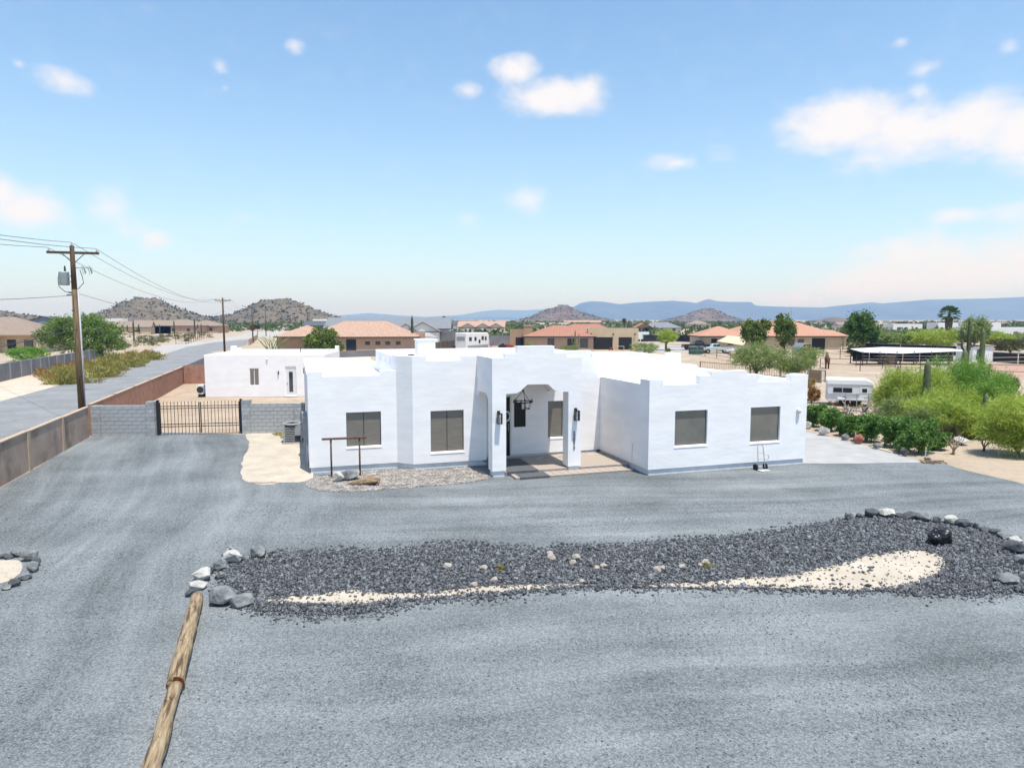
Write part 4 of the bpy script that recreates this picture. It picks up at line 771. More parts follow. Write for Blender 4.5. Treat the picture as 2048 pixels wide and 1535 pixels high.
def bare(px,py,topy,label,seed,spread=.7,n=9):
    p=g(px,py); h=zat(p,topy); r=random.Random(seed); o=thing('bare_shrub',label,'shrub',p,0,'leafless shrubs of the desert garden'); 
    MB().tube([(0,0,-.1),(.02,0,h*.22)],[.06,.05],8).build('trunk',T['bark'],o,True)
    for k in range(n):
        a=r.uniform(0,6.28); q=[Vector((.02,0,h*.2))]; d=Vector((math.cos(a)*spread,math.sin(a)*spread,1)).normalized()
        for s in range(4): q.append(q[-1]+d*h*.22); d=(d+Vector((r.uniform(-.4,.4),r.uniform(-.4,.4),r.uniform(-.1,.35)))).normalized()
        MB().tube(q,[.035,.028,.02,.012,.004],5).build('branch',T['twig'],o,True)
bare(1906,909,866,'small leafless shrub with forked trunk on the sand by the hedge end',1); bare(1967,902,870,'small orange twigged leafless shrub near the garden stones',2,.5,6); bare(1868,862,828,'tall bare stems rising behind the largest oleander',3,.35,8); bare(1990,886,858,'dark bare shrub behind the garden driftwood',4,.6,7)
for (x_,y_,w,h,m,lb) in [(1928,891,30,15,'bould_w','tan speckled boulder in the middle of the garden stones'),(1902,884,24,12,'bould_w','tan boulder touching the speckled one'),(1965,880,20,10,'bould_g','grey boulder behind the orange twigged shrub'),(1990,878,22,11,'bould_w','reddish tan boulder at the right of the garden stones'),(1912,873,26,8,'bould_w','long flat tan rock behind the speckled boulder'),(1976,868,18,8,'bould_g','small grey rock by the white driftwood')]: rock(x_,y_,w,h,m,lb,group='desert garden stones')
def drift(pts,r,label):
    o=MB().tube([g(a,b)+Vector((0,0,c)) for a,b,c in pts],r,8).build('driftwood_log',T['wood2'],smooth=True); tag(o,label,'driftwood','driftwood in the desert garden')
drift([(1888,868,.05),(1900,872,.12),(1914,876,.2),(1916,884,.08)],[.08,.13,.12,.06],'curved grey driftwood log below the creosote bush'); drift([(1893,875,.06),(1906,880,.1),(1917,886,.06)],[.06,.1,.06],'dark driftwood piece under the curved log')
drift([(1960,870,.1),(1972,862,.25),(1980,868,.15),(1998,868,.2),(2003,878,.05)],[.06,.1,.09,.08,.05],'white twisted driftwood behind the garden stones'); drift([(1780,842,.1),(1800,834,.2),(1822,836,.1)],[.05,.09,.05],'long driftwood root behind the oleanders')
def saguaro(px,py,topy,wpx,m,label,arms=(),lean=0,taper=.8):
    p=g(px,py); h=zat(p,topy); r0=wpx/ppm(p)/2; o=thing('saguaro_cactus',label,'cactus',p,0,'saguaro cacti')
    def rib(pts,rad,n=22):
        mb=MB().tube(pts,rad,n); k=len(pts)
        for i in range(k):
            for j in range(0,n,2):
                v=Vector(mb.v[i*n+j]); c=Vector(pts[i]); mb.v[i*n+j]=tuple(c+(v-c)*.8)
        return mb
    zs=np.linspace(-.1,h,12); rr=[r0*(taper+(1-taper)*math.sin(math.pi*min(1,t*1.15))) for t in np.linspace(0,1,12)]; rr[-1]=r0*.15; rr[-2]=r0*.75
    rib([(lean*z*.2,0,z) for z in zs],rr).build('stem',T[m],o,True)
    for (a,z0,rch,zt,ra) in arms:
        ra*=r0; c,s=math.cos(a),math.sin(a); rib([(0,0,z0*h),(c*rch*.6,s*rch*.6,z0*h-.02*h),(c*rch,s*rch,z0*h+.06*h),(c*rch,s*rch,(z0+zt)/2*h),(c*rch,s*rch,zt*h-.1),(c*rch,s*rch,zt*h)],[ra*.7,ra*.9,ra,ra,ra*.85,ra*.15],16).build('arm',T[m],o,True)
    return o
saguaro(1851,846,718,15,'cactus','leaning ribbed saguaro among the yellow green palo verdes',lean=-.1)
saguaro(1925,790,698,14,'cactus','stout saguaro with pinched waist right of the corral roof',taper=.85)
saguaro(1933,745,636,6,'cactusD','tall thin dark saguaro with broken arms by the corral',((3.1,.42,.7,.62,.8),(0,.5,.8,.68,.7),(.6,.44,.6,.56,.7)))
saguaro(1962,738,657,10,'cactus','thick pale saguaro in front of the white shed',((2.5,.2,.35,.5,.7),))
saguaro(1968,866,786,14,'cactus','short round topped saguaro among the low palo verdes')
saguaro(1792,812,730,9,'cactus','small yellow tipped saguaro behind the horse trailer')
saguaro(825,706,630,5.5,'cactusD','tall slender saguaro beside the white chimney',taper=.9)
saguaro(268,680,640,3.4,'cactusD','many armed saguaro on the bank across the road',((0,.45,1.6,.8,.8),(3.14,.4,1.8,.75,.8),(.8,.5,1.3,.7,.7)))
saguaro(349,672,640,2.6,'cactusD','thin saguaro before the brown roofed houses'); saguaro(390,672,637,3,'cactusD','thick saguaro before the brown roofed houses',((0,.45,1.2,.7,.8),)); saguaro(320,671,648,2.2,'cactusD','short saguaro left of the thin one by the brown roofs'); saguaro(403,671,646,2.2,'cactusD','rightmost short saguaro before the brown roofs')
saguaro(1150,703,659,3,'cactus','tan armed saguaro before the red roofed house window',((0,.35,.7,.8,.8),(3.14,.4,.6,.75,.8)))
# garden art: dead cholla skeleton pile, pipe rack, horse trailer
p=g(1722,838); sk=thing('cholla_skeletons','pile of grey twisted dead cholla and antlers in front of the trailer','garden art',p)
for k in range(26):
    a=random.uniform(0,6.28); b=Vector((random.uniform(-1.1,1.1),random.uniform(-.3,.6),random.uniform(0,.2))); q=[b]; d=Vector((math.cos(a)*.6,math.sin(a)*.3,random.uniform(.5,1.2))).normalized()
    for s in range(4): q.append(q[-1]+d*random.uniform(.2,.36)); d=(d+Vector((random.uniform(-.7,.7),random.uniform(-.4,.4),random.uniform(-.8,.3)))).normalized()
    MB().tube(q,[.06,.05,.05,.035,.012],6).build('branch',T['wood2'] if k%3 else T['bark'],sk,True)
p=g(1724,826); rk=thing('pipe_rack','low grey pipe rail rack standing by the horse trailer','rack',p,.12)
for x_ in (-1.2,-.4,.4,1.2): MB().tube([(x_,0,-.1),(x_,0,1.25)],.03).build('post',T['steel'],rk)
MB().tube([(-1.2,0,1.25),(1.2,0,1.25)],.035).tube([(-1.2,0,1.0),(1.2,0,1.0)],.025).build('rail',T['steel'],rk)
p=g(1699,813); hw=2.85; ht=thing('horse_trailer','white horse trailer with rounded roof and sliding windows','trailer',p,-.36); zt=zat(p,759)
MB().box(-hw/2,hw/2,0,1.9,.35,zt-.35).build('body',T['metalW'],ht,bevel=.04); MB().plate([(-hw/2-.03,zt-.35),(hw/2+.05,zt-.35),(hw/2-.1,zt-.12),(hw/2-.4,zt),(-hw/2+.05,zt),(-hw/2-.03,zt-.1)],-.04,1.94).build('roof',T['roofw'],ht,bevel=.03)
w=MB().box(-1.07,.12,-.02,.01,.98,1.3).build('window',T['dk'],ht); MB().box(-.5,-.47,-.03,-.019,.98,1.3).build('divider',T['metalW'],w); MB().box(.74,1.04,-.02,.01,1.02,1.28).build('window',T['dk'],ht)
MB().box(-hw/2+.02,hw/2-.02,-.012,0,.55,.88).build('stripe',T['conduit'],ht); MB().box(.58,1.22,-.014,-.001,.45,1.45).build('door',T['metalW'],ht)
for x_ in (-.35,.4): MB().tube([(x_,-.05,.34),(x_,.2,.34)],.34,18).build('wheel',T['rubber'],ht); 
MB().plate([(-.8,.45),(.85,.45),(.85,.62),(-.8,.62)],-.16,.02).build('fender',T['metalW'],ht,bevel=.03); MB().bar((hw/2,1,.5),(hw/2+1.2,1,.5),.1).build('hitch',T['steel'],ht)
# ------------------------------------------------------------------ background houses
def bhouse(name,label,px,py,yaw,w,d,h,roof,rh,wm,rm,wins=(),over=.5,cat='house',ridge=None,base=0):
    """front centre at the ground pixel; x across, y back. wins: (kind,face,s,z0,w,h) on front 'f', left 'l' or right 'r'."""
    p=g(px,py); o=thing(name,label,cat,p,yaw); MB().box(-w/2,w/2,0,d,-.3,h).build('wall',T[wm],o)
    if roof=='flat':
        MB().box(-w/2+.25,w/2-.25,.25,d-.25,h-.02,h+.02).build('roof',T[rm],o)
        pr=MB()
        for a in ((-w/2,w/2,0,.25),(-w/2,w/2,d-.25,d),(-w/2,-w/2+.25,.25,d-.25),(w/2-.25,w/2,.25,d-.25)): pr.box(*a,h,h+.35)
        pr.build('parapet',T[wm],o)
    else:
        x0,x1,y0,y1=-w/2-over,w/2+over,-over,d+over; r=ridge if ridge is not None else min(w,d)/2
        if roof=='hip': q=[(x0+r+over,d/2),(x1-r-over,d/2)] if w>=d else [(0,y0+r+over),(0,y1-r-over)]
        elif roof=='gablex': q=[(x0,d/2),(x1,d/2)]
        else: q=[(0,y0),(0,y1)]
        v=[(x0,y0,h),(x1,y0,h),(x1,y1,h),(x0,y1,h),(q[0][0],q[0][1],h+rh),(q[1][0],q[1][1],h+rh)]
        f=[(0,1,5,4),(1,2,5),(2,3,4,5),(3,0,4)] if (w>=d and roof=='hip') or roof=='gablex' else [(0,1,4),(1,2,5,4),(2,3,5),(3,0,4,5)]
        if roof[:5]=='gable':
            tri=[fc for fc in f if len(fc)==3]; f=[fc for fc in f if len(fc)==4]
        mb=MB().add(v+[(a,b,c-.16) for a,b,c in v],f+[tuple(i+6 for i in fc[::-1]) for fc in f]+[(0,6,7,1),(1,7,8,2),(2,8,9,3),(3,9,6,0)]); mb.build('roof',T[rm],o)
        if roof[:5]=='gable':
            gm=MB()
            for fc in tri:
                c=[Vector(v[i]) for i in fc]; n=(c[1]-c[0]).cross(c[2]-c[0]).normalized(); c=[a-n*over+Vector((0,0,-.05)) for a in c]; k=[a-n*.1 for a in c]; MB().add(c+k,[(0,1,2),(5,4,3),(0,3,4,1),(1,4,5,2),(2,5,3,0)]).build('gable',T[wm],o)
        fa=MB(); 
        for a,b in ((0,1),(1,2),(2,3),(3,0)): fa.bar(Vector(v[a])+Vector((0,0,-.1)),Vector(v[b])+Vector((0,0,-.1)),.06,.2)
        fa.build('fascia',T['trim'],o)
    for kd,fc,s,z0,ww,hh in wins:
        nm,mt={'w':('window','pane'),'d':('door','dk'),'g':('garage_opening','dk'),'gd':('garage_door','wht')}[kd]
        fr={'f':(-.04,0),'l':(0,0),'r':(0,0)}[fc]
        if fc=='f': b=[(s-ww/2,s+ww/2,-.05,.06,z0,z0+hh),(s-ww/2+.07,s+ww/2-.07,-.07,-.045,z0+.07,z0+hh-.07)]
        else:
            x=-w/2 if fc=='l' else w/2; e=1 if fc=='r' else -1; b=[(min(x-e*.06,x+e*.05),max(x-e*.06,x+e*.05),s-ww/2,s+ww/2,z0,z0+hh),(min(x+e*.045,x+e*.07),max(x+e*.045,x+e*.07),s-ww/2+.07,s+ww/2-.07,z0+.07,z0+hh-.07)]
        wo=MB().box(*b[0]).build(nm,T['trim'] if kd in 'wd' else T[mt],o)
        if kd in 'wd': MB().box(*b[1]).build('pane',T[mt],wo)
    return o
# tan tile-roofed house behind the guest house
th=bhouse('tan_house','tan stucco house with clay tile hip roof behind the guest house','' or 725,708,.10,18.5,11,3.05,'hip',2.7,'tan','tileT',[('w','f',-4.0,1.5,.8,.7),('w','f',-1.9,.7,1.7,1.9),('w','f',.9,1.6,.8,.6),('w','f',2.7,1.6,.8,.6),('w','f',4.4,1.6,.8,.6),('w','f',6.2,1.6,.8,.6)])
bhouse('tan_house_wing','lower left wing of the tan tile roofed house, brown upper wall','' or 606,706,.10,9,9,3.0,'hip',2.0,'brown','tileT',[('w','f',1.0,1.2,1.0,1.0)])
bhouse('tan_flat_porch','flat roofed tan patio porch with dark slots right of the tile roof','' or 804,704,.08,8,6,3.3,'flat',0,'tan','tan',[('d','f',-2.6,0,1.0,2.5),('d','f',-1.0,0,1.0,2.5),('d','f',.7,0,1.0,2.5)],cat='porch')
bhouse('grey_roof_house','long white house with grey shingle roof behind the tan house',775,684,.05,33,14,3.6,'gablex',3.0,'wht','shingle',[('w','f',-9,1,1.4,1.4)])
for px_,w_,hh,lb in ((762,9,2.6,'left dark trimmed gable front of the grey roofed house'),(812,5,2.0,'small middle gable porch of the grey roofed house'),(846,8,2.4,'right dark trimmed gable front of the grey roofed house')): bhouse('gable_front',lb,px_,686,.05,w_,6,3.0,'gabley',hh,'wht','shingle',[('gd','f',0,0,w_*.5,2.2)] if px_!=812 else [('d','f',0,0,1.2,2.2)],over=.4)
bhouse('charcoal_roof_barn','white barn with charcoal roof left of the cream tile roofed house',903,666,.05,14,10,3.6,'gablex',2.0,'wht','shingleD',[('gd','f',2,.2,8,2.6)])
bhouse('cream_house','cream house with tan tile roof and small arched windows in the distance',962,668,-.05,19,10,3.0,'gablex',2.4,'cream','tileT',[('w','f',-6.5,1,1.2,1.2),('w','f',-4,1,1.2,1.2),('w','f',5,1,1,1.4),('w','f',7.5,1,1.6,1.2),('d','f',2,0,1.4,2.2)])
for px_,lb in ((936,'left gable of the cream tile roofed house'),(966,'middle gable of the cream tile roofed house'),(992,'right gable end of the cream tile roofed house')): bhouse('cream_gable',lb,px_,669,-.05,6,5,2.8,'gabley',1.8,'cream','tileT',[('w','f',-.9,1,.8,1.2),('w','f',.9,1,.8,1.2)],over=.4)
# red tile house with open garage
bhouse('red_roof_house','tan house with red tile hip roof right of the porch parapet',1118,700,-.06,13.5,11,2.75,'hip',2.1,'tan','tileR',[('w','f',-1.6,.9,1.3,1.4),('w','f',2.3,.7,1.3,1.6),('w','f',4.9,.5,1.5,1.8)])
bhouse('rear_roof_wing','rear red tile roof wing of the tan house',1172,687,-.06,16,10,2.9,'hip',2.0,'tan','tileR')
gx=bhouse('open_garage','beige flat fronted garage with open dark bays of the red roofed house',1226,699,-.08,10.0,9,3.9,'flat',0,'beige','tileR',[('g','f',-2.2,.0,4.2,2.5),('g','f',2.4,.0,2.6,2.5)],cat='garage')
for x_ in (-4.4,-.0,4.3): MB().lathe([(.06,2.9),(.16,2.95),(.1,3.2),(.03,3.35)],8,(x_,-.2)).build('carriage_light',T['black'],gx)
bhouse('brown_ramada','brown flat roofed ramada with stone pillar left of the red roof',1042,698,0,4.5,6,3.6,'flat',0,'brown','tileR',[('g','f',.2,0,2.6,2.4)],cat='ramada')
o=thing('stone_pillar','square tan stone chimney pillar beside the brown ramada','chimney',g(1056,699)); MB().box(-.85,.85,0,1.7,-.1,zat(o.location,652)).build('shaft',T['brown'],o); MB().box(-.95,.95,-.1,1.8,zat(o.location,652),zat(o.location,652)+.2).build('cap',T['tan'],o)
# items in front of the open garage
for px_,py_,c,lb,cat,nm in ((1222,700,'redp','red item on the floor before the open garage','clutter','red_mower'),(1240,700,'stake','wooden work table before the open garage','table','work_table')):
    p=g(px_,py_); o=thing(nm,lb,cat,p); 
    if nm=='work_table':
        MB().box(-.8,.8,-.3,.3,.75,.8).build('top',T[c],o)
        for x_ in (-.75,.75): MB().box(x_-.03,x_+.03,-.25,.25,0,.75).build('leg',T[c],o)
    else:
        MB().box(-.35,.35,-.25,.25,.15,.5).build('deck',T[c],o,bevel=.05)
        for x_ in (-.3,.3): MB().tube([(x_,-.3,.14),(x_,.3,.14)],.14,10).build('wheel',T['rubber'],o)
# orange-roofed house with arcade
oh=bhouse('orange_roof_house','beige house with broad orange tile roof and arched arcade','' or 1572,699,-.02,22,13,2.75,'hip',3.0,'beige','tileO',[('w','f',1.0,.9,1.2,1.2),('w','f',2.9,.9,1.2,1.2),('g','f',6.4,0,2.6,2.3)],ridge=7.5)
bhouse('orange_roof_wing','lower left wing of the orange tile roofed house',1448,699,-.02,9.5,9,2.75,'hip',1.9,'beige','tileO',[('d','f',-2.0,0,1.2,2.2),('w','f',1.2,.9,1.2,1.2)])
o=thing('arcade','beige arched arcade at the right end of the orange roofed house','arcade',g(1672,699),-.02)
MB().plate([(-1.9,0),(-1.4,0),(-1.4,2.0),(-1.2,2.3),(0,2.45),(1.2,2.3),(1.4,2.0),(1.4,0),(1.95,0),(1.95,2.72),(-1.9,2.72)],-.1,.35).build('arch',T['beige'],o); MB().plate([(-2,0),(-1.9,0),(-1.9,2.7),(-2,2.7)],5,5.3).build('rear_post',T['beige'],o)
v=[(-2.2,-.6,2.73),(2.5,-.6,2.73),(2.5,6,2.73),(-2.2,6,2.73),(-2.2,2.7,4.0),(.2,2.7,3.9)]; MB().add(v,[(0,1,5,4),(1,2,5),(2,3,4,5),(3,0,4),(0,3,2,1)]).build('roof',T['tileO'],o)
# shade sail, barn shed
p=g(1468,702); o=thing('shade_sail','cream triangular shade sail left of the orange roofed house trees','shade sail',p); 
MB().add([(-3.3,0,1.9),(1.0,-2,1.2),(4,2,2.6),(0,4,2.9),(-3.3,0,1.86),(1.0,-2,1.16),(4,2,2.56),(0,4,2.86)],[(0,1,2,3),(7,6,5,4),(0,4,5,1),(1,5,6,2),(2,6,7,3),(3,7,4,0)]).build('canopy',T['sail'],o)
for a,b,c in ((-3.3,0,1.9),(1,-2,1.2),(4,2,2.6),(0,4,2.9)): MB().tube([(a,b,-.1),(a,b,c+.1)],.05,8).build('post',T['steel'],o)
o=thing('barn_shed','small barn red shed with gambrel roof and white trim','shed',g(1613,724)); w=1.75; zz=zat(o.location,688)
MB().box(-w/2,w/2,0,3,-.1,1.3).build('wall',T['beige'],o); MB().plate([(-w/2,1.3),(w/2,1.3),(w/2-.15,1.9),(w/2-.45,zz-.1),(-w/2+.45,zz-.1),(-w/2+.15,1.9)],-.02,3).build('gable',T['barnred'],o)
rf=MB(); q=[(-w/2-.05,1.25),(-w/2+.1,1.95),(-w/2+.45,zz),(w/2-.45,zz),(w/2-.1,1.95),(w/2+.05,1.25)]
for a,b in zip(q,q[1:]): rf.add([(a[0],-.1,a[1]),(b[0],-.1,b[1]),(b[0],3.1,b[1]),(a[0],3.1,a[1]),(a[0],-.1,a[1]+.06),(b[0],-.1,b[1]+.06),(b[0],3.1,b[1]+.06),(a[0],3.1,a[1]+.06)],[(0,1,2,3),(4,7,6,5),(0,4,5,1),(1,5,6,2),(2,6,7,3),(3,7,4,0)])
rf.build('roof',T['acgrey'],o); MB().box(-w/2-.02,w/2+.02,-.06,-.02,1.22,1.3).build('trim',T['metalW'],o)
# far and side houses
FH=[('far_house','grey roofed house with white patio left of the small round hill',1326,668,0,15,9,2.6,'hip',2.4,'cream','shingle'),('far_house','small red roofed house end left of the grey roofed one',1288,668,0,6,8,2.8,'gabley',1.8,'brown','tileR'),('far_house','tan roofed house beyond the green tree near the round hill',1402,657,.2,14,10,3,'hip',2.2,'cream','tileB'),('far_house','pale flat building with a long roof above the red tile house',1105,655,0,26,10,3.4,'flat',0,'cream','roofw'),('far_house','long tan roofed house on the horizon above the red tile house',1165,652,0,34,10,3.6,'gablex',1.6,'beige','tileT'),('far_house','white hilltop house on the flank of the second rocky hill',640,651,.2,14,10,6.2,'flat',0,'wht','roofw'),
('far_house','dark roofed house left of the grey shingle roof',640,664,0,16,9,3.2,'gablex',2.2,'bluegrey','shingleD'),('far_house','pale house far right of the big dark tree',1772,656,0,12,8,3.2,'flat',0,'cream','roofw'),('far_house','long white flat roofed house behind the corral trees',1815,664,0,14,9,3.6,'flat',0,'wht','roofw'),('far_house','white flat roofed house below the palm tree',1898,664,0,11,9,4.2,'flat',0,'wht','roofw'),('far_house','white two step house right of the palm tree',1972,668,0,12,9,4.6,'flat',0,'wht','roofw'),('far_house','long low white building at the right photo edge',2040,678,-.06,28,12,3.2,'flat',0,'wht','roofw'),('far_house','pale roofed house behind the dark tree at centre right',1700,662,0,12,8,3.2,'gablex',1.6,'cream','tileB'),
('brown_roof_house','leftmost long brown roofed house across the road',240,669,.35,22,12,3.0,'gablex',2.4,'beige','tileB'),('brown_roof_house','middle brown gabled house across the road',300,667,.0,18,12,3.2,'gablex',2.6,'brown','tileB'),('brown_roof_house','brown roofed house with dark windows under the first hill',352,667,.0,18,12,3.4,'hip',2.6,'tan','tileB'),('brown_roof_house','rightmost brown roofed house under the first hill',402,666,.0,15,12,3.2,'hip',2.4,'tan','tileB'),
('blue_grey_house','blue grey gabled house with charcoal roof left of the utility pole',88,668,.25,19,14,4.2,'gabley',3.2,'bluegrey','shingleD'),('blue_grey_wing','long charcoal roofed wing of the blue grey house',128,667,.1,19,12,4.4,'gablex',2.6,'bluegrey','shingleD'),('white_roof_house','small white roofed house at the far left horizon',38,660,0,16,10,4.0,'flat',0,'cream','roofw'),('hill_house','white arched house at the foot of the first hill',222,655,.1,16,10,6.6,'flat',0,'wht','roofw')]
for i,q in enumerate(FH):
    w=q[5]; ws=[('w','f',w*f_,1.0,1.3,1.3) for f_ in (-.32,-.05,.3)] if q[0]!='white_roof_house' else [('w','f',-2,1,1.2,1.2)]
    bhouse(*q,ws)
hl=bhouse('left_edge_house','tan house with brown tile hip roof cut by the left photo edge',-20,706,.25,17,14,3.3,'hip',3.2,'beige','tileB',[('d','f',3.5,0,1.4,2.4),('w','f',6.2,.8,1.4,1.5),('w','r',3,.8,1.4,1.5)],over=.9)
for x_ in (1.4,8.1): MB().box(x_-.3,x_+.3,-1.2,-.6,-.1,3.15).build('porch_column',T['beige'],hl)
MB().box(.2,9,-1.4,.1,3.12,3.28).build('porch_beam',T['brown'],hl)
# wings, gables and porches belong to the house they are built onto
def merge(main,*wings):
    mw=Matrix.Translation(main.location)@main.rotation_euler.to_matrix().to_4x4()
    for w in wings:
        ww=Matrix.Translation(w.location)@w.rotation_euler.to_matrix().to_4x4()
        for c in list(w.children): ml=c.matrix_basis.copy(); c.parent=main; c.matrix_parent_inverse=Matrix(); c.matrix_basis=mw.inverted()@ww@ml
        bpy.data.objects.remove(w)
def nm_(*ns): return [o for o in col.objects if o.type=='EMPTY' and any(o.name==n or o.name.startswith(n+'.') for n in ns)]
for a_,bs in (('tan_house',('tan_house_wing','tan_flat_porch')),('grey_roof_house',('gable_front',)),('cream_house',('cream_gable',)),('red_roof_house',('rear_roof_wing','open_garage')),('orange_roof_house',('orange_roof_wing','arcade')),('blue_grey_house',('blue_grey_wing',))): merge(nm_(a_)[0],*nm_(*bs))
nm_('red_roof_house')[0]['label']='tan house with red tile hip roof and open dark garage bays'
nm_('grey_roof_house')[0]['label']='long white house with grey shingle roof and dark trimmed gables'
# ------------------------------------------------------------------ fences and walls in the background
def rail(name,label,pts,h,posts,rails,m,pr=.04,pick=0,cat='fence',panel=None):
    P=[g(*q) if len(q)==2 else Vector(q) for q in pts]; o=thing(name,label,cat,P[0]); L0=P[0]
    for a,b in zip(P,P[1:]):
        a,b=a-L0,b-L0; n=max(1,int((b-a).length/posts)); d=b-a
        for k in range(n+1):
            q=a.lerp(b,k/n)
            if k<n or b==P[-1]-L0: MB().tube([(q.x,q.y,-.1),(q.x,q.y,h)],pr,6).build('post',T[m],o)
        for z in rails: MB().bar((a.x,a.y,z),(b.x,b.y,z),.05).build('rail',T[m],o)
        if panel:
            for k in range(n): MB().bar(a.lerp(b,(k+.02)/n)+Vector((0,0,h*.48)),a.lerp(b,(k+.98)/n)+Vector((0,0,h*.48)),.04,h*.9).build('panel',T[panel],o)
        if pick:
            mb=MB(); nn=int(d.length/pick)
            for k in range(nn): q=a.lerp(b,(k+.5)/nn); mb.bar((q.x,q.y,.08),(q.x,q.y,h),.02)
            mb.build('pickets',T[m],o)['kind']='stuff'
    return o
rail('iron_fence','brown iron picket fence behind the garage roof',[(1400,742),(1500,752),(1560,757),(1650,764)],1.15,4,(.15,1.1),'rust',.05,pick=.28)
rail('pipe_fence','pipe rail fence round the sandy yard behind the garage',[(1330,704),(1380,706),(1410,712),(1460,722),(1530,730)],1.5,5,(.5,1.0,1.45),'rust',.05)
rail('pipe_fence','pipe rail fence below the arcade of the orange roofed house',[(1628,714),(1680,717),(1722,716)],1.5,5,(.75,1.45),'black',.045,panel=None)
rail('pipe_fence','long pipe rail fence in front of the corral stalls',[(1640,738),(1720,742),(1800,746),(1840,748)],1.4,6,(.7,1.35),'rust',.045)
rail('arena_fence','pipe rail fence on the far side of the red arena',[(1965,735),(2060,733),(2150,731)],1.3,6,(.7,1.25),'stake',.05)
rail('arena_fence','near pipe rail fence with white cap rail of the red arena',[(1978,757),(2070,760),(2180,762)],1.5,4.5,(.8,1.45),'rust',.05)
rail('windscreen_fence','black windscreen fence right of the white shed',[(1985,724),(2035,728),(2120,731)],1.5,5,(1.48,),'steel',.04,panel='mesh')
rail('windscreen_fence','dark screened fence behind the horse corral',[(1722,703),(1800,706),(1930,712)],1.7,8,(1.6,),'steel',.04,panel='mesh')
rail('privacy_fence','long dark privacy fence behind the green tree',[(1285,683),(1350,683),(1420,686)],2.0,10,(1.9,),'black',.05,panel='mesh')
rail('wooden_fence','weathered plank fence stub left of the horse trailer',[(1616,764),(1642,766)],1.3,1.2,(.2,1.0),'wood2',.07,panel='wood')
rail('chain_fence','small pipe fence on the bank across the road',[(352,688),(372,688),(410,676)],2.0,6,(.2,1.9),'rust',.06)
rail('grey_plank_wall','long grey block wall behind the trailer and pickup',[(850,684),(935,685)],3.2,12,(3.1,),'lgwall',.06,cat='wall',panel='lgwall')
rail('grey_plank_wall','grey block wall between the travel trailer and brown ramada',[(978,692),(1030,692)],2.6,8,(2.5,),'lgwall',.06,cat='wall',panel='lgwall')
rail('dark_plank_fence','dark plank fence left of the silver pickup',[(868,706),(912,700)],2.0,2.4,(1.9,),'black',.06,panel='bark')
bw2=thing('grey_block_wall','long grey block wall with pale pilasters across the road','wall',g(-60,778)); a=g(-60,778); b=g(208,714); M_,l=run(a,b); bw2.location=M_.translation; bw2.rotation_euler=(0,0,M_.to_euler().z)
n=16
for k in range(n): MB().box(l*k/n+.2,l*(k+1)/n,0,.2,-.2,1.75-.3*k/n).build('panel',T['lgwall'],bw2); MB().box(l*k/n-.0,l*k/n+.2,-.06,.26,-.2,1.82-.3*k/n).build('pilaster',T['lgpil'],bw2)
o=thing('rear_block_wall','grey block wall behind the main house roof and guest house','wall',g(640,716)); M_,l=run(g(640,716),g(760,712)); o.location=M_.translation; o.rotation_euler=(0,0,M_.to_euler().z); MB().box(0,l,0,.2,-.1,1.0).build('panel',T['lgwall'],o)
# horse corral shade
o=thing('mare_motel','long horse corral with white metal shade roof and pipe stalls','corral',g(1828,730),-.03); k_=1/ppm(g(1828,730)); W=206*k_/2; zt=zat(g(1828,730),694)
MB().add([(-W,0,zt-.65),(-W*.25,0,zt-.8),(W,0,zt-.45),(W,3.6,zt-.3),(-W*.35,3.6,zt-.12),(-W,3.6,zt-.35)]+[(-W,0,zt-.71),(-W*.25,0,zt-.86),(W,0,zt-.51),(W,3.6,zt-.36),(-W*.35,3.6,zt-.18),(-W,3.6,zt-.41)],[(0,1,4,5),(1,2,3,4),(11,10,7,6),(10,9,8,7),(0,6,7,1),(1,7,8,2),(2,8,9,3),(3,9,10,4),(4,10,11,5),(5,11,6,0)]).build('roof',T['metalW'],o)
for x_ in np.linspace(-W+.1,W-.1,7):
    for y_ in (.1,3.5): MB().tube([(x_,y_,-.1),(x_,y_,zt-.55)],.07,8).build('post',T['acdark'],o)
for x_ in np.linspace(-W+.1,W-.1,7)[:-1]:
    for z_ in (.4,.8,1.2): MB().bar((x_,.1,z_),(x_+2*W/6.2,.1,z_),.045).build('stall_rail',T['steel'],o)
for x_ in np.linspace(-W*.95,W*.72,6): MB().box(x_,x_+2.2,3.4,3.45,.3,zt-.7).build('shade_screen',T['mesh'],o)
MB().box(-W*.45,-W*.3,.5,3.5,0,1.3).build('hay_stack',T['wood'],o)
rail('stall_panels','pipe stall panels left of the corral shade roof',[(1712,733),(1765,736),(1790,738)],1.5,2.2,(.4,.8,1.2,1.45),'acdark',.04)
o=thing('storage_shed','small white metal shed with tan lean roof by the corral','shed',g(1965,723),.15); MB().box(-1.7,1.7,0,3,0,2.2).build('wall',T['metalW'],o); MB().add([(-1.9,-.2,2.42),(1.9,-.2,2.22),(1.9,3.2,2.42),(-1.9,3.2,2.62),(-1.9,-.2,2.5),(1.9,-.2,2.3),(1.9,3.2,2.5),(-1.9,3.2,2.7)],[(0,3,2,1),(4,5,6,7),(0,1,5,4),(1,2,6,5),(2,3,7,6),(3,0,4,7)]).build('roof',T['pinkcap'],o); MB().box(-.5,-.1,-.03,0,0,2).build('door_gap',T['dk'],o)
